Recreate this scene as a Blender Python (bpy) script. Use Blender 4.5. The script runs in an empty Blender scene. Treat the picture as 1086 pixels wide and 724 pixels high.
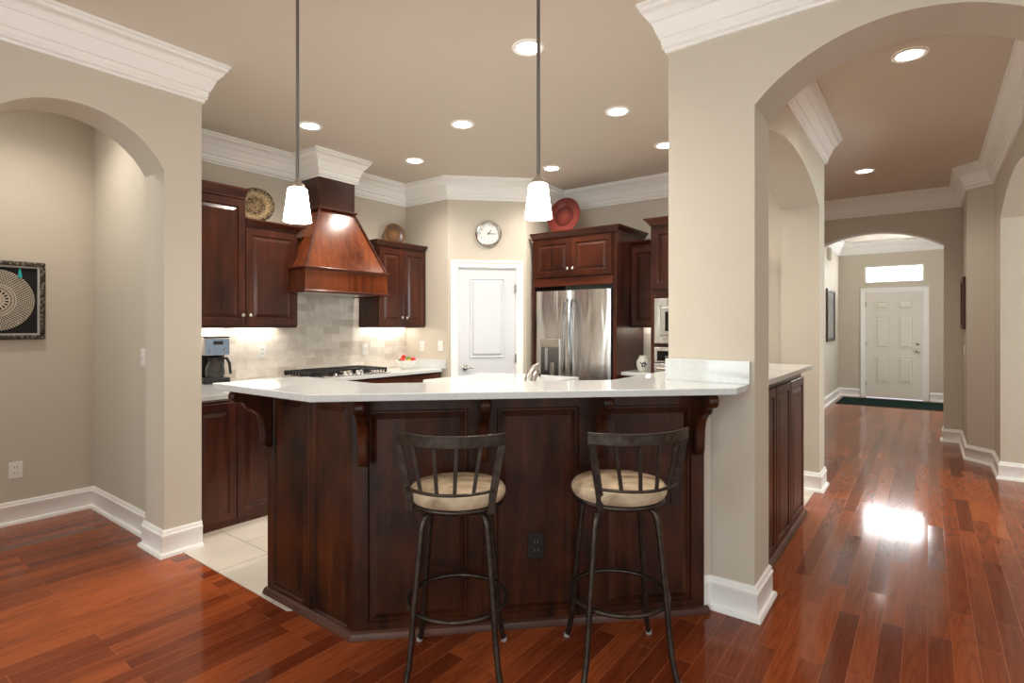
import bpy, bmesh, math, random
from mathutils import Vector, Matrix
random.seed(7)
PI = math.pi
R = math.radians
sc = bpy.context.scene
C = sc.collection

# ------------------------------------------------------------------ camera, world, lights, exposure
CAM_H = 1.39
F_PX = 585.0
cam_d = bpy.data.cameras.new('camera')
cam_d.sensor_fit = 'HORIZONTAL'
cam_d.sensor_width = 36.0
cam_d.lens = 36.0 * F_PX / 1086.0
cam_d.shift_y = (346.0 - 362.0) / 1086.0
cam_d.clip_start = 0.05
cam = bpy.data.objects.new('camera', cam_d)
C.objects.link(cam)
cam.location = (0, 0, CAM_H)
cam.rotation_euler = (R(90), 0, R(37.0))
sc.camera = cam

world = bpy.data.worlds.new('world')
sc.world = world
world.use_nodes = True
wb = world.node_tree.nodes['Background']
wb.inputs[0].default_value = (0.80, 0.90, 1.0, 1)
wb.inputs[1].default_value = 1.0

sc.view_settings.view_transform = 'Standard'
sc.view_settings.look = 'None'
sc.view_settings.gamma = 1.0
sc.view_settings.exposure = 0.82
sc.view_settings.use_curve_mapping = False
try:
    sc.cycles.use_denoising = True
    sc.cycles.max_bounces = 10
    sc.cycles.diffuse_bounces = 6
    sc.cycles.glossy_bounces = 5
    sc.cycles.transmission_bounces = 8
    sc.cycles.sample_clamp_indirect = 5.0
    sc.cycles.sample_clamp_direct = 12.0
    sc.cycles.caustics_reflective = False
    sc.cycles.caustics_refractive = False
    sc.cycles.use_light_tree = True
except Exception:
    pass


def area(name, loc, rot, sx, sy, power, col=(1, 1, 1)):
    d = bpy.data.lights.new(name, 'AREA')
    d.shape = 'RECTANGLE'
    d.size = sx
    d.size_y = sy
    d.energy = power
    d.color = col
    o = bpy.data.objects.new(name, d)
    C.objects.link(o)
    o.location = loc
    o.rotation_euler = rot
    return o


DAY = (0.86, 0.97, 0.95)
WARM = (1.0, 0.91, 0.80)
# daylight outside the windows of the living room behind the camera, of the side room and of the foyer
for wx in (-2.2, 0.6, 3.0):
    area('window_daylight', (wx, -4.45, 1.65), (R(90), 0, 0), 1.9, 2.1, 35, DAY)
for wy in (-1.9, 1.0):
    area('window_daylight', (4.85, wy, 1.65), (R(90), 0, R(90)), 1.9, 2.1, 12, DAY)
area('window_daylight', (-4.55, -1.85, 1.65), (R(90), 0, 0), 0.8, 2.1, 9, DAY)
area('window_daylight', (3.75, 5.0, 1.6), (R(90), 0, R(90)), 1.9, 2.0, 75, DAY)
area('window_daylight', (1.75, 10.6, 1.7), (R(90), 0, R(90)), 1.6, 2.0, 26, DAY)

K_SPOT = 50.0      # ceiling downlights, watts
K_LENS = 22.0      # their lens glow
K_SHADE = 6.0      # pendant shades
K_UNDER = 5.0      # under-cabinet strips

# ------------------------------------------------------------------ materials
MAT = {}


def mat(name, col, rough=0.5, metal=0.0, spec=0.5, coat=0.0, emit=None, es=0.0):
    m = bpy.data.materials.new(name)
    m.use_nodes = True
    b = m.node_tree.nodes['Principled BSDF']
    b.inputs['Base Color'].default_value = (*col, 1)
    b.inputs['Roughness'].default_value = rough
    b.inputs['Metallic'].default_value = metal
    b.inputs['Specular IOR Level'].default_value = spec
    b.inputs['Coat Weight'].default_value = coat
    b.inputs['Coat Roughness'].default_value = 0.12
    if emit:
        b.inputs['Emission Color'].default_value = (*emit, 1)
        b.inputs['Emission Strength'].default_value = es
    MAT[name] = m
    return m


class NT:
    def __init__(s, m):
        s.t = m.node_tree
        s.b = s.t.nodes['Principled BSDF']

    def n(s, typ, **kw):
        nd = s.t.nodes.new(typ)
        for k, v in kw.items():
            if k.startswith('i_'):
                nd.inputs[k[2:].replace('_', ' ')].default_value = v
            else:
                setattr(nd, k, v)
        return nd

    def l(s, a, b):
        s.t.links.new(a, b)

    def coords(s, scale=(1, 1, 1), src='Object', rot=(0, 0, 0), loc=(0, 0, 0)):
        tc = s.n('ShaderNodeTexCoord')
        mp = s.n('ShaderNodeMapping')
        mp.inputs['Scale'].default_value = scale
        mp.inputs['Rotation'].default_value = rot
        mp.inputs['Location'].default_value = loc
        s.l(tc.outputs[src], mp.inputs['Vector'])
        return mp.outputs['Vector']

    def ramp(s, fac, stops):
        r = s.n('ShaderNodeValToRGB')
        e = r.color_ramp.elements
        while len(e) < len(stops):
            e.new(0.5)
        for k, (p, c) in enumerate(stops):
            e[k].position = p
            e[k].color = (*c, 1)
        s.l(fac, r.inputs['Fac'])
        return r.outputs['Color']

    def mix(s, a, b, f, blend='MIX'):
        m = s.n('ShaderNodeMix', data_type='RGBA', blend_type=blend)
        if isinstance(f, float):
            m.inputs[0].default_value = f
        else:
            s.l(f, m.inputs[0])
        for v, i in ((a, 6), (b, 7)):
            if isinstance(v, tuple):
                m.inputs[i].default_value = (*v, 1)
            else:
                s.l(v, m.inputs[i])
        return m.outputs[2]

    def bump(s, h, strength=0.1, dist=0.01):
        b = s.n('ShaderNodeBump')
        b.inputs['Strength'].default_value = strength
        b.inputs['Distance'].default_value = dist
        s.l(h, b.inputs['Height'])
        s.l(b.outputs['Normal'], s.b.inputs['Normal'])


def srgb(r, g, b):
    def f(v):
        v /= 255.0
        return v / 12.92 if v <= 0.04045 else ((v + 0.055) / 1.055) ** 2.4
    return (f(r), f(g), f(b))


def paint(name, col, rough=0.7, bump=0.06):
    m = mat(name, col, rough, spec=0.25)
    t = NT(m)
    nz = t.n('ShaderNodeTexNoise', i_Scale=140.0, i_Detail=2.0)
    t.l(t.coords(), nz.inputs['Vector'])
    t.bump(nz.outputs['Fac'], bump, 0.004)
    return m


paint('wall_paint', srgb(203, 194, 179))
paint('ceiling_paint', srgb(217, 208, 195), 0.85)
paint('trim_white', srgb(247, 246, 243), 0.4, 0.0)
paint('door_white_warm_lit', srgb(229, 224, 214), 0.42, 0.0)  # front door white, with the foyer's warmer light put into its colour
paint('door_white', srgb(208, 211, 216), 0.42, 0.0)


def wood(name, c_dark, c_mid, c_light, rough=0.30, coat=0.2, vert=True, blotch=3.0, lo=0.35, hi=0.68, bm=0.45):
    m = mat(name, c_mid, rough, spec=0.3, coat=coat)
    t = NT(m)
    sc_ = (14, 14, 0.9) if vert else (0.9, 0.9, 16)
    v = t.coords(sc_)
    n1 = t.n('ShaderNodeTexNoise', i_Scale=1.6, i_Detail=6.0, i_Roughness=0.62, i_Distortion=0.6)
    t.l(v, n1.inputs['Vector'])
    n2 = t.n('ShaderNodeTexNoise', i_Scale=blotch, i_Detail=3.0, i_Roughness=0.6)
    t.l(t.coords((1, 1, 0.5) if vert else (0.5, 0.5, 1)), n2.inputs['Vector'])
    c1 = t.ramp(n1.outputs['Fac'], [(0.3, c_dark), (0.52, c_mid), (0.75, c_light)])
    c2 = t.ramp(n2.outputs['Fac'], [(lo, c_dark), (hi, c_light)])
    t.l(t.mix(c1, c2, bm), t.b.inputs['Base Color'])
    t.bump(n1.outputs['Fac'], 0.05, 0.003)
    return m


wood('cherry', srgb(30, 12, 8), srgb(62, 27, 16), srgb(92, 46, 28))
wood('cherry_bar', srgb(16, 7, 4), srgb(46, 20, 9), srgb(90, 45, 20), 0.36, 0.06, blotch=9.0, lo=0.34, hi=0.70, bm=0.5)
wood('cherry_flat', srgb(44, 19, 12), srgb(76, 34, 22), srgb(104, 52, 34), vert=False)
wood('cherry_hood', srgb(64, 28, 14), srgb(102, 48, 25), srgb(136, 72, 40), 0.22, 0.4, blotch=2.2)
wood('shoe_wood', srgb(60, 36, 28), srgb(88, 54, 42), srgb(112, 74, 58), 0.4, 0.05, vert=False)
wood('dark_frame', srgb(58, 28, 18), srgb(84, 44, 30), srgb(104, 60, 42), 0.4, 0.1)

# oak floor: planks run along the hall (world Y)
m = mat('oak_floor', srgb(140, 66, 36), 0.12, spec=0.30, coat=0.0)
t = NT(m)
t.b.inputs['Coat Roughness'].default_value = 0.10
geo = t.n('ShaderNodeNewGeometry')
sep = t.n('ShaderNodeSeparateXYZ')
t.l(geo.outputs['Position'], sep.inputs[0])
cmb = t.n('ShaderNodeCombineXYZ')
t.l(sep.outputs['Y'], cmb.inputs['X'])
t.l(sep.outputs['X'], cmb.inputs['Y'])
br = t.n('ShaderNodeTexBrick', offset=0.37, offset_frequency=2, squash=1.0)
br.inputs['Scale'].default_value = 1.0
br.inputs['Brick Width'].default_value = 0.86
br.inputs['Row Height'].default_value = 0.086
br.inputs['Mortar Size'].default_value = 0.0015
br.inputs['Mortar Smooth'].default_value = 0.1
br.inputs['Bias'].default_value = 0.0
br.inputs['Color1'].default_value = (*srgb(110, 49, 26), 1)
br.inputs['Color2'].default_value = (*srgb(164, 84, 44), 1)
br.inputs['Mortar'].default_value = (*srgb(166, 94, 64), 1)  # seam colour lightened to carry the glint of the board bevels
t.l(cmb.outputs[0], br.inputs['Vector'])
mp = t.n('ShaderNodeMapping')
mp.inputs['Scale'].default_value = (1.5, 12, 1)
t.l(cmb.outputs[0], mp.inputs['Vector'])
addv = t.n('ShaderNodeVectorMath', operation='ADD')
t.l(mp.outputs[0], addv.inputs[0])
sclv = t.n('ShaderNodeVectorMath', operation='SCALE')
sclv.inputs['Scale'].default_value = 9.0
t.l(br.outputs['Color'], sclv.inputs[0])
t.l(sclv.outputs[0], addv.inputs[1])
gn = t.n('ShaderNodeTexNoise', i_Scale=2.2, i_Detail=7.0, i_Roughness=0.65, i_Distortion=1.4)
t.l(addv.outputs[0], gn.inputs['Vector'])
mp2 = t.n('ShaderNodeMapping')
mp2.inputs['Scale'].default_value = (0.26, 0.42, 1)
t.l(addv.outputs[0], mp2.inputs['Vector'])
cn = t.n('ShaderNodeTexNoise', i_Scale=1.6, i_Detail=2.0, i_Roughness=0.45, i_Distortion=0.3)
t.l(mp2.outputs[0], cn.inputs['Vector'])
mm_ = t.n('ShaderNodeMath', operation='MULTIPLY')
t.l(cn.outputs['Fac'], mm_.inputs[0])
mm_.inputs[1].default_value = 95.0
sn = t.n('ShaderNodeMath', operation='SINE')
t.l(mm_.outputs[0], sn.inputs[0])
s2_ = t.n('ShaderNodeMath', operation='MULTIPLY_ADD')
t.l(sn.outputs[0], s2_.inputs[0])
s2_.inputs[1].default_value = 0.5
s2_.inputs[2].default_value = 0.5
g1 = t.ramp(gn.outputs['Fac'], [(0.25, (0.62, 0.58, 0.54)), (0.5, (0.97, 0.96, 0.95)), (0.8, (1.2, 1.2, 1.16))])
g2 = t.ramp(s2_.outputs[0], [(0.0, (0.62, 0.55, 0.50)), (0.38, (1.0, 1.0, 1.0)), (1.0, (1.05, 1.05, 1.05))])
c = t.mix(br.outputs['Color'], g1, 0.75, 'MULTIPLY')
c = t.mix(c, g2, 0.42, 'MULTIPLY')
t.l(c, t.b.inputs['Base Color'])
ln = t.n('ShaderNodeTexNoise', i_Scale=5.0, i_Detail=2.0)
t.l(cmb.outputs[0], ln.inputs['Vector'])
hm = t.n('ShaderNodeMath', operation='MULTIPLY_ADD')
t.l(br.outputs['Fac'], hm.inputs[0])
hm.inputs[1].default_value = -0.35
t.l(ln.outputs['Fac'], hm.inputs[2])
t.bump(hm.outputs[0], 0.09, 0.006)
# every board lies at its own very slight tilt
bmp = t.b.inputs['Normal'].links[0].from_node
cst = t.n('ShaderNodeSeparateColor')
t.l(br.outputs['Color'], cst.inputs[0])
tl = t.n('ShaderNodeMapRange')
tl.inputs['From Min'].default_value = srgb(110, 49, 26)[0]
tl.inputs['From Max'].default_value = srgb(164, 84, 44)[0]
tl.inputs['To Min'].default_value = -0.022
tl.inputs['To Max'].default_value = 0.022
t.l(cst.outputs[0], tl.inputs['Value'])
tv = t.n('ShaderNodeCombineXYZ')
t.l(tl.outputs[0], tv.inputs['X'])
ng = t.n('ShaderNodeVectorMath', operation='MULTIPLY')
t.l(tv.outputs[0], ng.inputs[0])
ng.inputs[1].default_value = (1, 1, 1)
na = t.n('ShaderNodeVectorMath', operation='ADD')
t.l(geo.outputs['Normal'], na.inputs[0])
t.l(ng.outputs[0], na.inputs[1])
nn_ = t.n('ShaderNodeVectorMath', operation='NORMALIZE')
t.l(na.outputs[0], nn_.inputs[0])
t.l(nn_.outputs[0], bmp.inputs['Normal'])

# kitchen floor tile
m = mat('floor_tile', srgb(205, 196, 182), 0.35, spec=0.4)
t = NT(m)
geo = t.n('ShaderNodeNewGeometry')
mp = t.n('ShaderNodeMapping')
mp.inputs['Location'].default_value = (3.215, -1.80, 0)
t.l(geo.outputs['Position'], mp.inputs['Vector'])
br = t.n('ShaderNodeTexBrick', offset=0.5, offset_frequency=2)
br.inputs['Scale'].default_value = 1.0
br.inputs['Brick Width'].default_value = 0.58
br.inputs['Row Height'].default_value = 0.33
br.inputs['Mortar Size'].default_value = 0.0035
br.inputs['Color1'].default_value = (*srgb(205, 197, 184), 1)
br.inputs['Color2'].default_value = (*srgb(216, 208, 196), 1)
br.inputs['Mortar'].default_value = (*srgb(160, 150, 138), 1)
t.l(mp.outputs[0], br.inputs['Vector'])
nz = t.n('ShaderNodeTexNoise', i_Scale=3.0, i_Detail=5.0)
t.l(mp.outputs[0], nz.inputs['Vector'])
g = t.ramp(nz.outputs['Fac'], [(0.3, (0.86, 0.85, 0.83)), (0.7, (1.05, 1.05, 1.05))])
t.l(t.mix(br.outputs['Color'], g, 0.8, 'MULTIPLY'), t.b.inputs['Base Color'])
t.bump(br.outputs['Fac'], -0.3, 0.003)

# travertine backsplash (used on faces whose normal is X: local Y,Z)
m = mat('travertine', srgb(214, 203, 188), 0.5, spec=0.3)
t = NT(m)
geo = t.n('ShaderNodeNewGeometry')
sep = t.n('ShaderNodeSeparateXYZ')
t.l(geo.outputs['Position'], sep.inputs[0])
cmb = t.n('ShaderNodeCombineXYZ')
ad = t.n('ShaderNodeMath', operation='ADD')
t.l(sep.outputs['X'], ad.inputs[0])
t.l(sep.outputs['Y'], ad.inputs[1])
t.l(ad.outputs[0], cmb.inputs['X'])
t.l(sep.outputs['Z'], cmb.inputs['Y'])
br = t.n('ShaderNodeTexBrick', offset=0.5, offset_frequency=2)
br.inputs['Scale'].default_value = 1.0
br.inputs['Brick Width'].default_value = 0.20
br.inputs['Row Height'].default_value = 0.077
br.inputs['Mortar Size'].default_value = 0.002
br.inputs['Bias'].default_value = -0.25
br.inputs['Color1'].default_value = (*srgb(236, 228, 217), 1)
br.inputs['Color2'].default_value = (*srgb(198, 185, 170), 1)
br.inputs['Mortar'].default_value = (*srgb(226, 218, 206), 1)
t.l(cmb.outputs[0], br.inputs['Vector'])
nz = t.n('ShaderNodeTexNoise', i_Scale=14.0, i_Detail=5.0)
t.l(cmb.outputs[0], nz.inputs['Vector'])
g = t.ramp(nz.outputs['Fac'], [(0.3, (0.86, 0.84, 0.82)), (0.65, (1.03, 1.03, 1.03))])
t.l(t.mix(br.outputs['Color'], g, 0.8, 'MULTIPLY'), t.b.inputs['Base Color'])
t.bump(br.outputs['Fac'], -0.3, 0.003)

m = mat('quartz', srgb(240, 238, 233), 0.05, spec=0.5)
t = NT(m)
nz = t.n('ShaderNodeTexNoise', i_Scale=60.0, i_Detail=3.0)
t.l(t.coords(), nz.inputs['Vector'])
t.l(t.ramp(nz.outputs['Fac'], [(0.3, srgb(206, 210, 210)), (0.7, srgb(215, 218, 218))]), t.b.inputs['Base Color'])

m = mat('stainless', (0.72, 0.70, 0.67), 0.27, metal=1.0)
t = NT(m)
nz = t.n('ShaderNodeTexNoise', i_Scale=1.0, i_Detail=3.0)
t.l(t.coords((220, 220, 1.5)), nz.inputs['Vector'])
nw = t.n('ShaderNodeTexNoise', i_Scale=1.0, i_Detail=1.0, i_Distortion=0.8)
t.l(t.coords((7, 7, 1.1)), nw.inputs['Vector'])
hm = t.n('ShaderNodeMath', operation='MULTIPLY_ADD')
t.l(nz.outputs['Fac'], hm.inputs[0])
hm.inputs[1].default_value = 0.02
t.l(nw.outputs['Fac'], hm.inputs[2])
t.bump(hm.outputs[0], 0.6, 0.03)

mat('nickel', (0.62, 0.59, 0.54), 0.25, metal=1.0)
mat('dark_steel', (0.28, 0.28, 0.28), 0.2, metal=1.0)
mat('rod_metal', (0.22, 0.21, 0.20), 0.35, metal=1.0)
mat('chrome', (0.8, 0.8, 0.8), 0.08, metal=1.0)
mat('satin_steel', (0.55, 0.55, 0.55), 0.3, metal=1.0)
m = mat('stool_metal', srgb(62, 54, 48), 0.34, metal=0.75)
t = NT(m)
nz = t.n('ShaderNodeTexNoise', i_Scale=40.0, i_Detail=2.0)
t.l(t.coords(), nz.inputs['Vector'])
t.l(t.ramp(nz.outputs['Fac'], [(0.3, srgb(54, 46, 40)), (0.7, srgb(76, 67, 60))]), t.b.inputs['Base Color'])
m = mat('suede', srgb(190, 168, 138), 0.9, spec=0.1)
t = NT(m)
nz = t.n('ShaderNodeTexNoise', i_Scale=7.0, i_Detail=4.0, i_Distortion=1.5)
t.l(t.coords(), nz.inputs['Vector'])
t.l(t.ramp(nz.outputs['Fac'], [(0.35, srgb(146, 126, 104)), (0.55, srgb(190, 171, 145)), (0.7, srgb(206, 189, 164))]), t.b.inputs['Base Color'])
mat('black_plastic', srgb(24, 23, 23), 0.35)
mat('black_iron', srgb(20, 20, 21), 0.5)
mat('black_glass', srgb(16, 15, 15), 0.06)
mat('smoked_glass', srgb(34, 31, 30), 0.08)
mat('grey_plastic', srgb(86, 92, 100), 0.35)
mat('blue_panel', srgb(150, 172, 200), 0.25, metal=0.4)
mat('white_plastic', srgb(238, 236, 231), 0.35)
mat('beige_plastic', srgb(226, 218, 204), 0.4)
mat('white_china', srgb(240, 237, 231), 0.2)
mat('rubber_grey', srgb(150, 148, 144), 0.6)
mat('red_fruit', srgb(196, 30, 22), 0.3)
mat('green_fruit', srgb(82, 122, 32), 0.35)
mat('yellow_fruit', srgb(222, 170, 70), 0.4)
mat('navy_mark', srgb(34, 40, 66), 0.4)
mat('clock_face', srgb(240, 239, 236), 0.5)
mat('ink', srgb(40, 40, 42), 0.5)
mat('grey_ink', srgb(120, 120, 122), 0.5)
mat('mount_black', srgb(10, 10, 11), 0.8)
mat('teal_thread', srgb(30, 176, 172), 0.7)
mat('crochet', srgb(206, 194, 178), 0.9)
mat('frame_liner', srgb(176, 172, 164), 0.5)
mat('light_lens', (1, 1, 1), 0.5, emit=(1.0, 0.95, 0.87), es=K_LENS)
mat('shade_glass', srgb(250, 246, 238), 0.3, emit=(1.0, 0.94, 0.84), es=K_SHADE)
mat('strip_lens', (1, 1, 1), 0.5, emit=(1.0, 0.93, 0.82), es=10.5)
mat('sky_pane', (1, 1, 1), 0.3, emit=(0.97, 0.99, 1.0), es=15.0)
m = mat('coffee_glass', srgb(150, 148, 146), 0.05)
m.node_tree.nodes['Principled BSDF'].inputs['Transmission Weight'].default_value = 0.9

m = mat('frame_ornate', srgb(92, 82, 72), 0.45, metal=0.4)
t = NT(m)
vz = t.n('ShaderNodeTexVoronoi', i_Scale=55.0)
t.l(t.coords(), vz.inputs['Vector'])
t.l(t.ramp(vz.outputs['Distance'], [(0.1, srgb(150, 138, 122)), (0.6, srgb(58, 50, 44))]), t.b.inputs['Base Color'])
t.bump(vz.outputs['Distance'], 0.8, 0.01)

m = mat('door_mat_pile', srgb(18, 38, 34), 0.95, spec=0.1)
t = NT(m)
nz = t.n('ShaderNodeTexNoise', i_Scale=160.0, i_Detail=2.0)
t.l(t.coords(), nz.inputs['Vector'])
t.l(t.ramp(nz.outputs['Fac'], [(0.3, srgb(10, 26, 24)), (0.7, srgb(28, 54, 48))]), t.b.inputs['Base Color'])
t.bump(nz.outputs['Fac'], 0.8, 0.01)

m = mat('art_print', srgb(120, 124, 128), 0.3)
t = NT(m)
nz = t.n('ShaderNodeTexNoise', i_Scale=3.5, i_Detail=5.0, i_Distortion=1.0)
t.l(t.coords((1, 2, 1)), nz.inputs['Vector'])
t.l(t.ramp(nz.outputs['Fac'], [(0.3, srgb(88, 96, 104)), (0.5, srgb(136, 138, 138)), (0.7, srgb(176, 168, 154))]), t.b.inputs['Base Color'])


def radial_plate(name, stops, nscale, mixf, rough=0.25, rad=0.17):
    """plate glaze in rings about the local Z axis, broken up by a small figure"""
    m = mat(name, stops[0][1], rough)
    t = NT(m)
    v = t.coords((1 / rad, 1 / rad, 0))
    ln_ = t.n('ShaderNodeVectorMath', operation='LENGTH')
    t.l(v, ln_.inputs[0])
    c1 = t.ramp(ln_.outputs['Value'], stops)
    vz = t.n('ShaderNodeTexVoronoi', i_Scale=nscale, feature='DISTANCE_TO_EDGE')
    t.l(v, vz.inputs['Vector'])
    c2 = t.ramp(vz.outputs['Distance'], [(0.09, srgb(20, 15, 13)), (0.20, srgb(196, 172, 136))])
    t.l(t.mix(c1, c2, mixf), t.b.inputs['Base Color'])
    return m


radial_plate('plate_mosaic', [(0.0, srgb(150, 120, 84)), (0.45, srgb(96, 74, 56)), (0.62, srgb(196, 170, 128)), (0.86, srgb(60, 44, 34)), (0.93, srgb(14, 10, 9))], 11.0, 0.5)
radial_plate('plate_bronze', [(0.0, srgb(150, 104, 60)), (0.35, srgb(104, 66, 38)), (0.55, srgb(66, 42, 28)), (0.8, srgb(142, 98, 58)), (1.0, srgb(72, 44, 26))], 8.0, 0.12)
radial_plate('plate_red', [(0.0, srgb(128, 62, 54)), (0.45, srgb(98, 36, 31)), (0.68, srgb(68, 21, 19)), (0.76, srgb(116, 48, 42)), (1.0, srgb(104, 39, 34))], 5.0, 0.0, 0.18)


# ------------------------------------------------------------------ mesh helpers
class Fr:
    """frame on a face: a runs along u, b comes out along n, z is up"""
    def __init__(s, o, u, n):
        s.o = Vector((o[0], o[1], 0))
        s.u = Vector((u[0], u[1], 0)).normalized()
        s.n = Vector((n[0], n[1], 0)).normalized()

    def P(s, a, b, z):
        v = s.o + s.u * a + s.n * b
        return Vector((v.x, v.y, z))


WORLD = Fr((0, 0), (1, 0), (0, 1))


class MB:
    def __init__(s):
        s.bm = bmesh.new()

    def face(s, pts):
        vs = [s.bm.verts.new(p) for p in pts]
        return s.bm.faces.new(vs)

    def box(s, x0, x1, y0, y1, z0, z1, fr=WORLD):
        c = [fr.P(a, b, z) for z in (z0, z1) for (a, b) in ((x0, y0), (x1, y0), (x1, y1), (x0, y1))]
        v = [s.bm.verts.new(p) for p in c]
        for f in ((3, 2, 1, 0), (4, 5, 6, 7), (0, 1, 5, 4), (1, 2, 6, 5), (2, 3, 7, 6), (3, 0, 4, 7)):
            s.bm.faces.new([v[i] for i in f])
        return s

    def prism(s, pts, z0, z1):
        """vertical prism over a plan polygon"""
        n = len(pts)
        lo = [s.bm.verts.new((p[0], p[1], z0)) for p in pts]
        hi = [s.bm.verts.new((p[0], p[1], z1)) for p in pts]
        s.bm.faces.new(lo[::-1])
        s.bm.faces.new(hi)
        for i in range(n):
            j = (i + 1) % n
            s.bm.faces.new([lo[i], lo[j], hi[j], hi[i]])
        return s

    def extr(s, fr, prof, a0, a1):
        """profile in the (b, z) plane extruded along a"""
        A = [s.bm.verts.new(fr.P(a0, b, z)) for b, z in prof]
        B = [s.bm.verts.new(fr.P(a1, b, z)) for b, z in prof]
        n = len(prof)
        s.bm.faces.new(A)
        s.bm.faces.new(B[::-1])
        for i in range(n):
            j = (i + 1) % n
            s.bm.faces.new([A[j], A[i], B[i], B[j]])
        return s

    def tube(s, path, r, seg=10, caps=True, flat=None):
        """round tube along a path; r may be a list; flat=(w,h) gives an elliptic/rect-like section"""
        path = [Vector(p) for p in path]
        n = len(path)
        rings = []
        up = None
        for i, p in enumerate(path):
            t_ = (path[min(i + 1, n - 1)] - path[max(i - 1, 0)]).normalized()
            if up is None:
                up = Vector((0, 0, 1)) if abs(t_.z) < 0.9 else Vector((0, 1, 0))
            x = t_.cross(up)
            if x.length < 1e-5:
                x = t_.orthogonal()
            x.normalize()
            y = x.cross(t_).normalized()
            up = y
            rr = r[i] if isinstance(r, (list, tuple)) else r
            ring = []
            for k in range(seg):
                an = 2 * PI * k / seg
                ring.append(s.bm.verts.new(p + x * rr * math.cos(an) + y * rr * math.sin(an)))
            rings.append(ring)
        for i in range(n - 1):
            for k in range(seg):
                l = (k + 1) % seg
                s.bm.faces.new([rings[i][k], rings[i][l], rings[i + 1][l], rings[i + 1][k]])
        if caps:
            s.bm.faces.new(rings[0][::-1])
            s.bm.faces.new(rings[-1])
        return s

    def ribbon(s, path, w, th, wdir):
        """flat bar along path: w along wdir (Vector or list), th across"""
        path = [Vector(p) for p in path]
        n = len(path)
        rings = []
        for i, p in enumerate(path):
            t_ = (path[min(i + 1, n - 1)] - path[max(i - 1, 0)]).normalized()
            wd = Vector(wdir[i] if isinstance(wdir, list) else wdir)
            wd = (wd - t_ * wd.dot(t_)).normalized()
            td = t_.cross(wd).normalized()
            rings.append([s.bm.verts.new(p + wd * a * w / 2 + td * b * th / 2) for a, b in ((-1, -1), (1, -1), (1, 1), (-1, 1))])
        for i in range(n - 1):
            for k in range(4):
                l = (k + 1) % 4
                s.bm.faces.new([rings[i][k], rings[i][l], rings[i + 1][l], rings[i + 1][k]])
        s.bm.faces.new(rings[0][::-1])
        s.bm.faces.new(rings[-1])
        return s

    def lathe(s, prof, c=(0, 0, 0), seg=32, mtx=None, closed=True):
        """(r, z) profile turned about Z"""
        c = Vector(c)
        rings = []
        for r_, z in prof:
            if r_ < 1e-6:
                p = Vector((0, 0, z))
                p = (mtx @ p) if mtx else p
                rings.append([s.bm.verts.new(c + p)])
            else:
                ring = []
                for k in range(seg):
                    an = 2 * PI * k / seg
                    p = Vector((r_ * math.cos(an), r_ * math.sin(an), z))
                    p = (mtx @ p) if mtx else p
                    ring.append(s.bm.verts.new(c + p))
                rings.append(ring)
        for i in range(len(rings) - 1):
            a, b = rings[i], rings[i + 1]
            if len(a) == 1 and len(b) == 1:
                continue
            for k in range(seg):
                l = (k + 1) % seg
                if len(a) == 1:
                    s.bm.faces.new([a[0], b[l], b[k]])
                elif len(b) == 1:
                    s.bm.faces.new([a[k], a[l], b[0]])
                else:
                    s.bm.faces.new([a[k], a[l], b[l], b[k]])
        if closed:
            if len(rings[0]) > 1:
                s.bm.faces.new(rings[0][::-1])
            if len(rings[-1]) > 1:
                s.bm.faces.new(rings[-1])
        return s

    def sweep(s, line, prof, closed=False):
        """moulding: profile (p, z) swept along a plan polyline; p is measured to the LEFT of travel"""
        pts = [Vector((p[0], p[1])) for p in line]
        n = len(pts)
        rings = []
        for i, p in enumerate(pts):
            if closed:
                d0 = (p - pts[(i - 1) % n]).normalized()
                d1 = (pts[(i + 1) % n] - p).normalized()
            else:
                d0 = (p - pts[i - 1]).normalized() if i > 0 else None
                d1 = (pts[i + 1] - p).normalized() if i < n - 1 else None
                d0 = d0 or d1
                d1 = d1 or d0
            n0 = Vector((-d0.y, d0.x))
            n1 = Vector((-d1.y, d1.x))
            mv = (n0 + n1)
            mv = mv / max(mv.dot(n0), 1e-4)
            rings.append([s.bm.verts.new((p.x + mv.x * q, p.y + mv.y * q, z)) for q, z in prof])
        m_ = len(prof)
        for i in range(n if closed else n - 1):
            a, b = rings[i], rings[(i + 1) % n]
            for k in range(m_):
                l = (k + 1) % m_
                s.bm.faces.new([a[k], b[k], b[l], a[l]])
        if not closed:
            s.bm.faces.new(rings[0])
            s.bm.faces.new(rings[-1][::-1])
        return s

    def panel(s, fr, a0, a1, z0, z1, b0, t=0.02, fw=0.055, raised=True, deep=0.009):
        """raised-panel door or end panel; its back lies at b0"""
        T = b0 + t
        rings = [(0.0, b0), (0.0, T - 0.002), (0.002, T), (fw, T), (fw + 0.006, T - deep), (fw + 0.014, T - deep)]
        if raised:
            rings += [(fw + 0.040, T - 0.001)]
        vs = []
        for ins, b in rings:
            vs.append([s.bm.verts.new(fr.P(a, b, z)) for a, z in ((a0 + ins, z0 + ins), (a1 - ins, z0 + ins), (a1 - ins, z1 - ins), (a0 + ins, z1 - ins))])
        for i in range(len(vs) - 1):
            for k in range(4):
                l = (k + 1) % 4
                s.bm.faces.new([vs[i][k], vs[i][l], vs[i + 1][l], vs[i + 1][k]])
        s.bm.faces.new(vs[-1])
        s.bm.faces.new(vs[0][::-1])
        return s

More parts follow.
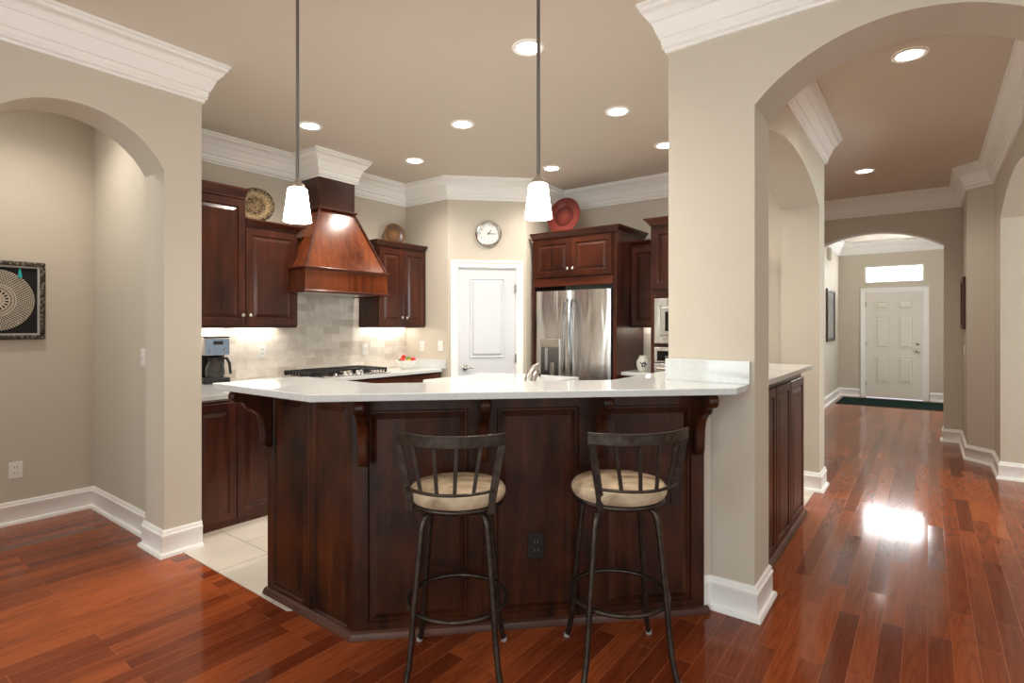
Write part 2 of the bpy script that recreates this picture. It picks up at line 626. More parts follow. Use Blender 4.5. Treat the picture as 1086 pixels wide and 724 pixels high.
    def inset(s, fr, a0, a1, z0, z1, b, deep=0.008, raise_=True, w=0.03):
        """moulded rectangle standing on a flat face (door panel relief)"""
        rings = [(0, b), (0.004, b + deep * 0.6), (w * 0.45, b + 0.001), (w, b + deep)]
        vs = []
        for ins, bb in rings:
            vs.append([s.bm.verts.new(fr.P(a, bb, z)) for a, z in ((a0 + ins, z0 + ins), (a1 - ins, z0 + ins), (a1 - ins, z1 - ins), (a0 + ins, z1 - ins))])
        for i in range(len(vs) - 1):
            for k in range(4):
                l = (k + 1) % 4
                s.bm.faces.new([vs[i][k], vs[i][l], vs[i + 1][l], vs[i + 1][k]])
        s.bm.faces.new(vs[-1])
        s.bm.faces.new(vs[0][::-1])
        return s

    def build(s, name, material, parent=None, smooth=False, bevel=0.0, world=True, seg=2):
        bm = s.bm
        bmesh.ops.recalc_face_normals(bm, faces=bm.faces)
        if parent is not None and world:
            off = Vector((0, 0, 0))
            p = parent
            while p is not None:
                off += p.location
                p = p.parent
            bmesh.ops.translate(bm, verts=bm.verts, vec=-off)
        me = bpy.data.meshes.new(name)
        bm.to_mesh(me)
        bm.free()
        me.materials.append(MAT[material] if isinstance(material, str) else material)
        if smooth:
            for p in me.polygons:
                p.use_smooth = True
            me.set_sharp_from_angle(angle=R(38))
        o = bpy.data.objects.new(name, me)
        C.objects.link(o)
        if parent is not None:
            o.parent = parent
        if bevel > 0:
            md = o.modifiers.new('bevel', 'BEVEL')
            md.width = bevel
            md.segments = seg
            md.limit_method = 'ANGLE'
            md.angle_limit = R(40)
        return o


def origin_to(o, loc):
    """move a top-level mesh's origin without moving the mesh"""
    loc = Vector(loc)
    o.data.transform(Matrix.Translation(-loc))
    o.location = loc
    return o


def thing(name, label, cat, loc=(0, 0, 0), group=None):
    o = bpy.data.objects.new(name, None)
    o.empty_display_size = 0.1
    C.objects.link(o)
    o.location = loc
    return tag(o, label, cat, group)


def tag(o, label, cat, group=None):
    o['label'] = label
    o['category'] = cat
    if group:
        o['group'] = group
    return o


def struct(o, label=None):
    o['kind'] = 'structure'
    if label:
        o['label'] = label
    return o


def arc(c0, c1, zs, zt, n=24):
    """points of a segmental arch from c0 to c1, spring zs, top zt"""
    h = (c1 - c0) / 2.0
    rise = zt - zs
    rad = (h * h + rise * rise) / (2 * rise)
    zc = zt - rad
    mid = (c0 + c1) / 2
    out = []
    for i in range(n + 1):
        a = c0 + (c1 - c0) * i / n
        out.append((a, zc + math.sqrt(max(rad * rad - (a - mid) ** 2, 0))))
    return out


CEIL = 3.05


def arch_wall(name, fr, a0, a1, o0, o1, zs, zt, th, top=CEIL):
    """wall with one arched opening; face at b=0, back at b=-th"""
    mb = MB()
    if o0 > a0:
        mb.box(a0, o0, -th, 0, 0, top, fr)
    if a1 > o1:
        mb.box(o1, a1, -th, 0, 0, top, fr)
    pts = arc(o0, o1, zs, zt)
    for (p, z0), (q, z1) in zip(pts[:-1], pts[1:]):
        lo = [fr.P(p, 0, z0), fr.P(q, 0, z1), fr.P(q, -th, z1), fr.P(p, -th, z0)]
        hi = [fr.P(p, 0, top), fr.P(q, 0, top), fr.P(q, -th, top), fr.P(p, -th, top)]
        mb.face([lo[0], lo[1], hi[1], hi[0]])
        mb.face([lo[2], lo[3], hi[3], hi[2]])
        mb.face([lo[3], lo[2], lo[1], lo[0]])
    bmesh.ops.remove_doubles(mb.bm, verts=mb.bm.verts, dist=1e-5)
    o = mb.build(name, 'wall_paint')
    for p in o.data.polygons:
        p.use_smooth = True
    o.data.set_sharp_from_angle(angle=R(25))
    return struct(o)


def wall(name, pts, z0=0.0, z1=CEIL, m='wall_paint'):
    return struct(MB().prism(pts, z0, z1).build(name, m))


def rect(x0, x1, y0, y1):
    return [(x0, y0), (x1, y0), (x1, y1), (x0, y1)]


# ------------------------------------------------------------------ room shell
struct(MB().box(-6.2, 5.0, -4.6, 13.2, -0.12, 0.0).build('floor', 'oak_floor'))
tile_pts = [(-4.98, 1.49), (-2.5, 1.49), (-1.2, 2.74), (-1.2, 3.0), (-0.76, 3.0), (-0.76, 5.25), (-1.9, 5.25), (-1.9, 5.88), (-3.66, 5.88), (-3.66, 5.13), (-4.29, 4.5), (-4.98, 4.5)]
struct(MB().prism(tile_pts, 0.0, 0.004).build('floor_kitchen', 'floor_tile'))
struct(MB().box(-6.2, 5.0, -4.6, 13.2, CEIL, CEIL + 0.12).build('ceiling', 'ceiling_paint'))

# left wall with the arch into the alcove
XL = -3.68
FL = Fr((XL, 0), (0, 1), (1, 0))
arch_wall('wall_left', FL, -4.4, 1.61, 0.53, 1.395, 2.335, 2.603, 0.285)
wall('wall_alcove_back', rect(-5.26, -5.14, -1.75, 1.61))
wall('wall_alcove_side', rect(-5.14, -3.965, 1.46, 1.61))
# kitchen walls
XK = -4.98
wall('wall_cooktop', rect(XK - 0.15, XK, 1.61, 4.62))
wall('wall_pantry_left', [(XK, 4.5), (-4.29, 4.5), (-4.29, 4.62), (XK, 4.62)])
dg = 0.12 * 0.7071
PD0, PD1 = (-4.29, 4.5), (-3.66, 5.13)
U45 = (1, 1)
FD = Fr(PD0, (1, 1), (1, -1))          # pantry door wall, b towards the room
DL = math.hypot(PD1[0] - PD0[0], PD1[1] - PD0[1])
DA0, DA1 = 0.108, 0.777               # door opening along the wall
mbw = MB()
mbw.box(0, DA0, -0.12, 0, 0, CEIL, FD)
mbw.box(DA1, DL, -0.12, 0, 0, CEIL, FD)
mbw.box(DA0, DA1, -0.12, 0, 2.055, CEIL, FD)
struct(mbw.build('wall_pantry_door', 'wall_paint'))
wall('wall_pantry_right', [(-3.66, 5.13), (-3.66, 6.03), (-3.78, 6.03), (-3.78, 5.13)])
wall('wall_refrigerator', rect(-3.66, -1.42, 5.88, 6.03))
wall('wall_oven_side', rect(-1.42, -1.02, 5.30, 6.15))
# arch wall over the hall entry, with the pillar that carries the bar
YA = 2.78
FA = Fr((0, YA), (1, 0), (0, -1))
arch_wall('wall_arch_right', FA, -1.076, 5.0, -0.655, 0.455, 2.44, 2.685, 0.29)
# hall left: pass-through arch between kitchen and hall
XH = -0.725
FH = Fr((XH, 0), (0, 1), (1, 0))
arch_wall('wall_hall_left', FH, 3.07, 5.52, 3.075, 5.25, 2.40, 2.61, 0.295)
# hall right with an arch into the side room, and the splayed corner behind it
XR = 0.53
FR_ = Fr((XR, 0), (0, -1), (-1, 0))
arch_wall('wall_hall_right', FR_, -6.82, -3.07, -6.70, -4.5, 2.375, 2.60, 0.25)
wall('wall_hall_splay', [(XR, 6.82), (XR, 7.25), (0.33, 7.45), (0.33, 8.45), (0.60, 8.45), (0.78, 6.82)])
YE = 8.45
FE = Fr((0, YE), (1, 0), (0, -1))
arch_wall('wall_hall_end', FE, -2.2, 0.45, -1.30, 0.156, 2.385, 2.602, 0.2)
wall('wall_hall_recess', rect(-2.32, -2.2, 6.15, 8.65))
wall('wall_foyer_left', rect(-1.55, -1.43, 8.65, 13.0))
YF = 12.87
FX0, FX1 = -0.985, -0.055
mbw = MB()
mbw.box(-1.55, FX0, YF, YF + 0.15, 0, CEIL)
mbw.box(FX1, 0.9, YF, YF + 0.15, 0, CEIL)
mbw.box(FX0, FX1, YF, YF + 0.15, 2.065, 2.24)
mbw.box(FX0, FX1, YF, YF + 0.15, 2.56, CEIL)
struct(mbw.build('wall_foyer_front', 'wall_paint'))


def window_wall(name, fr, a0, a1, wins, z0=0.55, z1=2.7, th=0.15):
    """wall with rectangular window openings; each window gets a frame with a cross bar"""
    mb = MB()
    cuts = sorted(wins)
    prev = a0
    for (w0, w1) in cuts:
        mb.box(prev, w0, -th, 0, 0, CEIL, fr)
        mb.box(w0, w1, -th, 0, 0, z0, fr)
        mb.box(w0, w1, -th, 0, z1, CEIL, fr)
        prev = w1
    mb.box(prev, a1, -th, 0, 0, CEIL, fr)
    struct(mb.build(name, 'wall_paint'))
    global WN
    for (w0, w1) in cuts:
        f = MB()
        f.box(w0, w0 + 0.05, -0.10, -0.05, z0, z1, fr)
        f.box(w1 - 0.05, w1, -0.10, -0.05, z0, z1, fr)
        f.box(w0 + 0.05, w1 - 0.05, -0.10, -0.05, z0, z0 + 0.05, fr)
        f.box(w0 + 0.05, w1 - 0.05, -0.10, -0.05, z1 - 0.05, z1, fr)
        f.box((w0 + w1) / 2 - 0.02, (w0 + w1) / 2 + 0.02, -0.095, -0.055, z0 + 0.05, z1 - 0.05, fr)
        f.box(w0 + 0.05, w1 - 0.05, -0.093, -0.057, 1.62, 1.66, fr)
        WN += 1
        struct(f.build('window_%d' % WN, 'trim_white'))


WN = 1
window_wall('wall_living_back', Fr((0, -4.25), (1, 0), (0, 1)), -3.7, 4.7, [(-3.15, -1.25), (-0.35, 1.55), (2.05, 3.95)])
window_wall('wall_living_right', Fr((4.6, 0), (0, 1), (-1, 0)), -4.4, 2.78, [(-2.85, -0.95), (0.05, 1.95)])
window_wall('wall_side_room_right', Fr((3.5, 0), (0, 1), (-1, 0)), 3.07, 6.95, [(4.05, 5.95)])
wall('wall_side_room_far', rect(0.78, 3.6, 6.82, 6.95))
window_wall('wall_alcove_near', Fr((0, -1.6), (1, 0), (0, 1)), -5.14, -3.965, [(-4.95, -4.15)])
window_wall('wall_foyer_right', Fr((1.5, 0), (0, 1), (-1, 0)), 8.65, 13.0, [(9.8, 11.4)])
wall('wall_foyer_corner', rect(0.45, 1.6, 8.45, 8.65))

# crown moulding (kept on the room side: p to the left of travel)
CP = 0.125
CROWN = [(0, 3.05), (CP, 3.05), (CP, 3.034), (CP - 0.010, 3.030), (CP - 0.012, 3.012), (CP - 0.020, 3.008), (0.092, 2.984), (0.078, 2.970), (0.074, 2.960), (0.066, 2.956),
         (0.058, 2.932), (0.050, 2.908), (0.040, 2.888), (0.040, 2.880), (0.030, 2.876), (0.030, 2.850), (0.022, 2.844), (0.026, 2.838), (0.026, 2.830), (0.014, 2.824), (0.014, 2.810), (0, 2.810)]
tn = 0


def crown(line, closed=False):
    global tn
    tn += 1
    return struct(MB().sweep(line, CROWN, closed).build('trim_%d' % tn, 'trim_white', smooth=True))


def base_prof(h=0.16, shoe=True):
    p = [(0, 0), (0.034, 0), (0.034, 0.010), (0.028, 0.022), (0.016, 0.026)] if shoe else [(0, 0), (0.016, 0)]
    return p + [(0.016, h - 0.045), (0.019, h - 0.041), (0.019, h - 0.028), (0.012, h - 0.022), (0.012, h - 0.008), (0.006, h), (0, h)]


BASE = base_prof()
bn = 0


def baseboard(side, line):
    return struct(MB().sweep(line, BASE).build('baseboard_' + side, 'trim_white', smooth=True))


# left of travel is the room: wall at -X side, room at +X  -> travel towards -Y ... (left of -Y is +X)
crown([(-3.965, 1.61), (XL, 1.61), (XL, -4.25)])
crown([(-1.42, 5.88), (-3.66, 5.88), (-3.66, 5.13), (-4.29, 4.5), (XK, 4.5), (XK, 3.476), (-4.60, 3.476), (-4.60, 3.076), (XK, 3.076), (XK, 1.61)])
crown([(4.6, YA), (-1.076, YA), (-1.076, 3.07), (-0.95, 3.07)][0:3])
crown([(-1.02, 6.15), (-1.02, 5.52), (XH, 5.52), (XH, 3.07)])
crown([(XR, 3.07), (XR, 7.25), (0.33, 7.45), (0.33, YE), (-2.2, YE), (-2.2, 6.15)])
crown([(1.5, YF), (-1.43, YF), (-1.43, 8.65)])

baseboard('pier', [(-3.965, 1.46), (-3.965, 1.395), (XL, 1.395), (XL, 1.61)][::-1])
baseboard('alcove', [(-3.965, 1.46), (-5.14, 1.46), (-5.14, -1.6)])
baseboard('left', [(-3.965, 0.53), (XL, 0.53), (XL, -4.25)][1:])
baseboard('pillar', [(-0.725, 3.07), (-0.655, 3.07), (-0.655, YA), (-0.857, YA)])
baseboard('hall_left', [(-1.02, 5.52), (XH, 5.52), (XH, 5.25), (-1.02, 5.25)])
baseboard('hall_right', [(0.78, 6.70), (XR, 6.70), (XR, 7.25), (0.33, 7.45), (0.33, YE), (0.156, YE), (0.156, YE + 0.2)])
baseboard('foyer_left', [(FX0 - 0.09, YF), (-1.43, YF), (-1.43, 8.65)])
baseboard('foyer_right', [(1.5, YF), (FX1 + 0.09, YF)])


# ------------------------------------------------------------------ doors
def casing(fr, a0, a1, ztop, parent, w=0.075):
    mb = MB()
    for x0, x1 in ((a0 - w, a0), (a1, a1 + w)):
        mb.box(x0, x1, 0.0, 0.014, 0, ztop + w, fr)
    mb.box(a0, a1, 0.0, 0.014, ztop, ztop + w, fr)
    for x0, x1 in ((a0 - w, a0 - w + 0.022), (a1 + w - 0.022, a1 + w)):
        mb.box(x0, x1, 0.014, 0.024, 0, ztop + w, fr)
    mb.box(a0 - w + 0.022, a1 + w - 0.022, 0.014, 0.024, ztop + w - 0.022, ztop + w, fr)
    # jamb lining inside the opening
    mb.box(a0, a0 + 0.012, -0.12, 0.0, 0, ztop, fr)
    mb.box(a1 - 0.012, a1, -0.12, 0.0, 0, ztop, fr)
    mb.box(a0 + 0.012, a1 - 0.012, -0.12, 0.0, ztop - 0.012, ztop, fr)
    return mb.build('casing', 'trim_white', parent, bevel=0.003)


# front door
FF = Fr((0, YF), (1, 0), (0, -1))
mb = MB()
d0, d1 = FX0 + 0.014, FX1 - 0.014
mb.box(d0, d1, -0.05, -0.006, 0.012, 2.048, FF)
w = d1 - d0
for (p0, p1) in ((0.17, 0.42), (0.58, 0.83)):
    for (z0, z1) in ((0.30, 0.80), (0.97, 1.58), (1.72, 1.87)):
        mb.inset(FF, d0 + p0 * w, d0 + p1 * w, z0, z1, -0.006, 0.020, w=0.04)
door1 = struct(mb.build('door_1', 'door_white_warm_lit'), 'white six-panel front door under a transom window')
casing(FF, FX0, FX1, 2.065, door1)
kx = d1 - 0.075
MX90 = Matrix.Rotation(R(90), 4, 'X')
mb = MB()
mb.lathe([(0.0, 0), (0.034, 0), (0.034, 0.008), (0.012, 0.014), (0.012, 0.035), (0.028, 0.045), (0.030, 0.06), (0.02, 0.07), (0, 0.072)], (kx, YF + 0.006, 0.93), 20, MX90.to_3x3().to_4x4())
mb.build('door_knob', 'nickel', door1, smooth=True)
mb = MB()
mb.lathe([(0.0, 0), (0.032, 0), (0.032, 0.012), (0.02, 0.02), (0, 0.02)], (kx, YF + 0.006, 1.07), 20, MX90.to_3x3().to_4x4())
mb.build('deadbolt', 'nickel', door1, smooth=True)
for hz in (0.28, 1.05, 1.82):
    MB().box(d0 - 0.006, d0 + 0.008, 0.0, 0.010, hz - 0.045, hz + 0.045, Fr((0, YF + 0.002), (1, 0), (0, -1))).build('hinge', 'nickel', door1)

# transom window
mb = MB()
for q in ((FX0, FX1, 2.24, 2.265), (FX0, FX1, 2.535, 2.56), (FX0, FX0 + 0.025, 2.265, 2.535), (FX1 - 0.025, FX1, 2.265, 2.535)):
    mb.box(q[0], q[1], -0.06, 0.004, q[2], q[3], FF)
win1 = struct(mb.build('window_1', 'trim_white'), 'bright transom window over the front door')
MB().box(FX0 + 0.025, FX1 - 0.025, -0.045, -0.035, 2.265, 2.535, FF).build('pane', 'sky_pane', win1)

# pantry door on the diagonal wall
mb = MB()
p0, p1 = DA0 + 0.014, DA1 - 0.014
mb.box(p0, p1, -0.045, -0.006, 0.012, 2.038, FD)
mb.inset(FD, p0 + 0.125, p1 - 0.125, 1.04, 1.93, -0.006, 0.017, w=0.045)
mb.inset(FD, p0 + 0.125, p1 - 0.125, 0.22, 0.86, -0.006, 0.017, w=0.045)
door2 = struct(mb.build('door_2', 'door_white'), 'white two-panel pantry door on the diagonal wall')
casing(FD, DA0, DA1, 2.055, door2)
mb = MB()
kp = FD.P(p0 + 0.065, 0, 0.93)
mtx = Matrix.Rotation(R(45), 4, 'Z') @ Matrix.Rotation(R(90), 4, 'X')
mb.lathe([(0, -0.006), (0.033, -0.006), (0.033, 0.004), (0.012, 0.010), (0.012, 0.05), (0, 0.05)], kp, 18, mtx)
mb.tube([FD.P(p0 + 0.065, 0.045, 0.93), FD.P(p0 + 0.10, 0.05, 0.93), FD.P(p0 + 0.17, 0.045, 0.925)], [0.011, 0.010, 0.008], 8)
mb.build('door_lever', 'nickel', door2, smooth=True)
for hz in (0.25, 1.03, 1.82):
    MB().box(p1 - 0.006, p1 + 0.012, -0.004, 0.012, hz - 0.045, hz + 0.045, FD).build('hinge', 'nickel', door2)


# ------------------------------------------------------------------ cabinet helpers
def knob(parent, fr, a, b, z):
    o = fr.P(a, b, z)
    ang = math.atan2(fr.n.y, fr.n.x)
    mtx = Matrix.Rotation(ang, 4, 'Z') @ Matrix.Rotation(R(90), 4, 'Y')
    MB().lathe([(0, 0), (0.007, 0), (0.006, 0.012), (0.014, 0.018), (0.015, 0.025), (0.009, 0.030), (0, 0.031)], o, 14, mtx).build('knob', 'nickel', parent, smooth=True)


CABCROWN = [(0, 0), (0.012, 0), (0.012, 0.012), (0.022, 0.02), (0.034, 0.038), (0.05, 0.05), (0.052, 0.062), (0, 0.062)]


def cab_crown(line, z, parent, m='cherry_flat', s=1.0):
    return MB().sweep(line, [(p * s, z + q * s) for p, q in CABCROWN]).build('crown_moulding', m, parent, smooth=True)


def wall_cabinet(label, fr, a0, a1, depth, z0, z1, ndoors, knob_side, loc, crown_line=None, group=None, crown_s=1.0, name='wall_cabinet', m='cherry', knob_z=0.1, light=False):
    """fr: a along the wall, b=0 at the wall, front of carcass at b=depth"""
    t_ = thing(name, label, 'cabinet', loc, group)
    mb = MB().box(a0, a1, 0, depth, z0 + 0.03, z1, fr)
    mb.box(a0, a1, depth - 0.02, depth, z0 - 0.008, z0 + 0.03, fr)
    mb.box(a0, a0 + 0.018, 0, depth - 0.02, z0 - 0.008, z0 + 0.03, fr)
    mb.box(a1 - 0.018, a1, 0, depth - 0.02, z0 - 0.008, z0 + 0.03, fr)
    mb.build('carcass', m, t_)
    g = 0.004
    dw = (a1 - a0 - g * (ndoors + 1)) / ndoors
    for k in range(ndoors):
        x0 = a0 + g + k * (dw + g)
        d = MB().panel(fr, x0, x0 + dw, z0 + 0.012, z1 - 0.012, depth, 0.021, 0.058).build('door', m, t_)
        side = knob_side if ndoors == 1 else ('hi' if k == 0 else 'lo')
        if side:
            ka = x0 + dw - 0.03 if side == 'hi' else x0 + 0.03
            knob(d, fr, ka, depth + 0.021, z0 + knob_z)
    if crown_line:
        cab_crown(crown_line, z1, t_, s=crown_s)
    return t_


def strip_light(parent, fr, a0, a1, b0, b1, z):
    MB().box(a0, a1, b0, b1, z + 0.012, z + 0.0305, fr).build('light_strip', 'strip_lens', parent)


# ------------------------------------------------------------------ bar: base, corbels, top
bar = thing('breakfast_bar', 'dark wood panelled breakfast bar base with angled front', 'bar', (-1.9, 1.9, 0))
FB1 = Fr((-2.75, 1.53), (1, 0), (0, -1))                # left facet
FB2 = Fr((-2.04, 1.53), (1, 1), (1, -1))                # main 45-degree facet
LB = (2.04 - 0.867) * math.sqrt(2)
kw = 0.10
# carcass: plan polygon of the panelled wall
q = 0.7071
body = [(-2.75, 1.55), (-2.048, 1.55), (-0.867 - 0.02 * q, 2.703 + 0.02 * q), (-0.867 - 0.11 * q, 2.703 + 0.11 * q), (-2.09, 1.65), (-2.75, 1.65)]
MB().prism(body, 0.0, 1.08).build('carcass', 'cherry_bar', bar)
# left facet: two tall panels
for a0, a1 in ((0.0, 0.372), (0.372, 0.71)):
    MB().panel(FB1, a0, a1, 0.0, 1.08, -0.02, 0.02, 0.05 if a0 == 0 else 0.04).build('end_panel', 'cherry_bar', bar)
# main facet: three panels
s2 = math.sqrt(2)
xs = [(-2.04, -1.63), (-1.63, -1.262), (-1.262, -0.867)]
for x0, x1 in xs:
    MB().panel(FB2, (x0 + 2.04) * s2, (x1 + 2.04) * s2, 0.0, 1.08, -0.02, 0.02, 0.066, deep=0.012).build('front_panel', 'cherry_bar', bar)
# shoe moulding along the foot
MB().sweep([(-0.86, 2.72), (-0.867, 2.703), (-2.04, 1.53), (-2.76, 1.53)], [(0, 0), (0.022, 0), (0.022, 0.012), (0.014, 0.028), (0, 0.034)]).build('shoe_moulding', 'shoe_wood', bar, smooth=True)

CORB = [(0, 0.772), (0.020, 0.768), (0.036, 0.778), (0.044, 0.80), (0.046, 0.85), (0.050, 0.90), (0.062, 0.94), (0.082, 0.965), (0.108, 0.980),
        (0.118, 0.990), (0.124, 1.006), (0.136, 1.014), (0.158, 1.014), (0.172, 1.026), (0.178, 1.044), (0.176, 1.062), (0.166, 1.074), (0.160, 1.083), (0, 1.083)]


def corbel(fr, a, s=1.0):
    pr = [(b * s, z) for b, z in CORB]
    c_ = MB().extr(fr, pr, a - 0.024, a + 0.024).build('corbel', 'cherry_bar', bar, smooth=True, bevel=0.010)
    return c_


corbel(FB1, 0.036, 1.2)
for x in (-2.005, -1.63, -1.245, -0.895):
    corbel(FB2, (x + 2.04) * s2)

# painted knee wall stub between the bar panels and the pillar
kk = -3.637
wall('wall_knee', [(-0.896, 2.741), (-0.860, 2.777), (-0.932, 2.777)], 0, 1.08)
struct(MB().sweep([(-0.857, 2.78), (-0.895, 2.742)], base_prof(shoe=False)).build('baseboard_knee', 'trim_white', smooth=True))

ZT = 1.115
top_pts = [(-2.78, 1.265), (-1.985, 1.280), (-0.68, 2.570), (-0.68, 2.777), (-1.085, 2.777), (-1.085, 3.078), (-0.655, 3.078), (-0.655, 4.44), (-1.30, 4.44), (-1.30, 2.575), (-2.14, 1.735), (-2.72, 1.735)]
ctop = thing('countertop', 'white quartz bar top running from the left corbel round the pillar', 'countertop', (-1.9, 1.9, 1.083))
MB().prism(top_pts, 1.084, ZT).build('slab', 'quartz', ctop, bevel=0.004)
MB().box(-1.085, -0.672, 2.757, 2.777, ZT, 1.225).build('backsplash', 'quartz', ctop, bevel=0.002)

# black outlet on the bar front
def outlet_plate(label, fr, a, z, plate, face, group=None, kind='outlet', n_gang=1, w=0.075, h=0.118):
    t_ = thing('wall_outlet' if kind == 'outlet' else 'light_switch', label, 'outlet' if kind == 'outlet' else 'switch', fr.P(a, 0, z - h / 2), group)
    MB().box(a - w / 2, a + w / 2, 0, 0.007, z - h / 2, z + h / 2, fr).build('plate', plate, t_, bevel=0.003)
    if kind == 'outlet':
        for dz in (0.02, -0.02):
            r_ = MB().box(a - 0.017, a + 0.017, 0.007, 0.010, z + dz - 0.014, z + dz + 0.014, fr).build('receptacle', face, t_, bevel=0.003)
            sl = MB()
            sl.box(a - 0.009, a - 0.006, 0.0095, 0.0112, z + dz - 0.004, z + dz + 0.007, fr)
            sl.box(a + 0.006, a + 0.009, 0.0095, 0.0112, z + dz - 0.004, z + dz + 0.007, fr)
            sl.build('slots', 'grey_ink' if plate == 'black_plastic' else 'ink', r_)
    else:
        MB().box(a - 0.008, a + 0.008, 0.007, 0.010, z - 0.022, z + 0.022, fr).build('surround', face, t_)
        tg = MB()
        tg.extr(Fr(fr.P(a, 0, 0), fr.u, fr.n), [(0.010, z - 0.008), (0.022, z + 0.004), (0.020, z + 0.010), (0.010, z + 0.008)], -0.005, 0.005)
        tg.build('toggle', face, t_)
    return t_


FB2s = Fr(FB2.P(0, -0.001, 0), FB2.u, FB2.n)
outlet_plate('black outlet on the dark bar front between the two stools', FB2s, (-1.455 + 2.04) * s2, 0.372, 'black_plastic', 'black_plastic')

# ------------------------------------------------------------------ lower cabinets and counter behind the bar, sink tap
lowb = [(-2.75, 1.665), (-2.10, 1.665), (-1.36, 2.40), (-1.36, 3.05), (-1.85, 3.02), (-2.50, 2.29), (-2.75, 2.27)]
bc = thing('base_cabinet', 'dark base cabinet hidden behind the bar, under the sink', 'cabinet', (-2.2, 2.0, 0))
MB().prism([(x, y) for x, y in lowb], 0.004, 0.878).build('carcass', 'cherry', bc)
FS = Fr((-2.50, 2.29), (0.65, 0.73), (-0.73, 0.65))
for a0, a1 in ((0.03, 0.48), (0.49, 0.94)):
    MB().panel(FS, a0, a1, 0.12, 0.85, 0.0, 0.02, 0.05).build('door', 'cherry', bc)
sk = thing('sink_counter', 'low white counter behind the bar top holding the sink', 'countertop', (-2.2, 2.0, 0.88))
MB().prism([(-2.78, 1.665), (-2.10, 1.665), (-1.36, 2.40), (-1.36, 3.05), (-1.86, 3.06), (-2.53, 2.32), (-2.78, 2.30)], 0.882, 0.914).build('slab', 'quartz', sk, bevel=0.003)

tap = thing('faucet', 'brushed nickel kitchen faucet rising behind the bar top', 'faucet', (-1.72, 2.47, 0.915))
tb = tap.location
VR = Vector((0.799, 0.602, 0))            # roughly across the picture
VD = Vector((-0.602, 0.799, 0))           # away towards the kitchen


def tp(r_, d_, z):
    v = tb + VR * r_ + VD * d_
    return (v.x, v.y, z)


MB().lathe([(0.0, 0), (0.032, 0), (0.032, 0.008), (0.024, 0.016), (0.022, 0.10), (0.026, 0.12), (0.026, 0.16), (0.018, 0.18), (0, 0.184)], tb + VR * -0.02, 20).build('body', 'nickel', tap, smooth=True)
MB().tube([tp(-0.022, 0, 1.06), tp(-0.025, 0.0, 1.10), tp(-0.012, 0.01, 1.14), tp(0.012, 0.02, 1.168), tp(0.034, 0.03, 1.180)], [0.020, 0.021, 0.017, 0.014, 0.011], 12).build('lever', 'nickel', tap, smooth=True)
MB().tube([tp(-0.02, 0.0, 1.05), tp(0.0, 0.05, 1.10), tp(0.02, 0.12, 1.128), tp(0.03, 0.18, 1.12), tp(0.034, 0.22, 1.10)], [0.019, 0.02, 0.021, 0.022, 0.022], 14).build('spout', 'nickel', tap, smooth=True)

# ------------------------------------------------------------------ hall-side cabinet
hc = thing('base_cabinet', 'dark cherry cabinet under the bar top facing the hall, behind the pillar', 'cabinet', (-1.0, 3.8, 0))
FHc = Fr((-0.75, 0), (0, 1), (1, 0))
MB().box(3.12, 4.56, -0.52, 0, 0.0, 1.083, FHc).build('carcass', 'cherry', hc)
for a0, a1 in ((3.16, 3.62), (3.64, 4.06), (4.08, 4.55)):
    MB().panel(FHc, a0, a1, 0.03, 1.02, 0.0, 0.02, 0.05).build('door', 'cherry', hc)
MB().sweep([(-0.75, 4.58), (-0.75, 3.12)], [(0, 0), (0.04, 0), (0.04, 0.014), (0.03, 0.03), (0.02, 0.036), (0, 0.036)]).build('shoe_moulding', 'shoe_wood', hc, smooth=True)

# ------------------------------------------------------------------ left counter run along the near kitchen wall
lc = thing('base_cabinet', 'cherry base cabinet end beside the left wall pier', 'cabinet', (-4.3, 1.95, 0))
FLc = Fr((-3.88, 0), (0, 1), (1, 0))
MB().box(1.625, 2.24, -0.50, 0, 0.0, 0.878, FLc).build('carcass', 'cherry', lc)
for a0, a1 in ((1.63, 1.925), (1.93, 2.235)):
    MB().panel(FLc, a0, a1, 0.05, 0.862, 0.0, 0.02, 0.05).build('end_panel', 'cherry', lc)
MB().box(1.63, 2.24, 0.0, 0.012, 0.004, 0.05, FLc).build('toe_board', 'cherry', lc)
cb = thing('base_cabinet', 'long cherry base cabinet under the cooktop with drawers', 'cabinet', (-4.7, 3.3, 0))
FCk = Fr((-4.40, 0), (0, 1), (1, 0))
MB().box(1.625, 4.49, -0.575, 0, 0.004, 0.878, FCk).build('carcass', 'cherry', cb)
drs = [(2.30, 2.78), (2.79, 3.26), (3.27, 3.73), (3.74, 4.03), (4.04, 4.47)]
for a0, a1 in drs:
    d = MB().panel(FCk, a0, a1, 0.71, 0.862, 0.0, 0.02, 0.03, deep=0.006).build('drawer', 'cherry_flat', cb)
    knob(d, FCk, (a0 + a1) / 2, 0.021, 0.785)
    MB().panel(FCk, a0, a1, 0.12, 0.70, 0.0, 0.02, 0.05).build('door', 'cherry', cb)
kt = thing('countertop', 'white quartz counter along the cooktop wall with low backsplash at its far end', 'countertop', (-4.6, 3.0, 0.88))
MB().prism([(XK + 0.016, 1.625), (-3.93, 1.625), (-3.93, 2.28), (-4.36, 2.28), (-4.36, 4.495), (XK + 0.016, 4.495)], 0.88, 0.914).build('slab', 'quartz', kt, bevel=0.003)
MB().box(XK + 0.02, -4.31, 4.474, 4.495, 0.9145, 1.015).build('backsplash', 'quartz', kt, bevel=0.002)
struct(MB().box(XK, XK + 0.014, 1.62, 4.498, 0.86, 1.86).build('trim_20', 'travertine'), 'travertine tile backsplash')

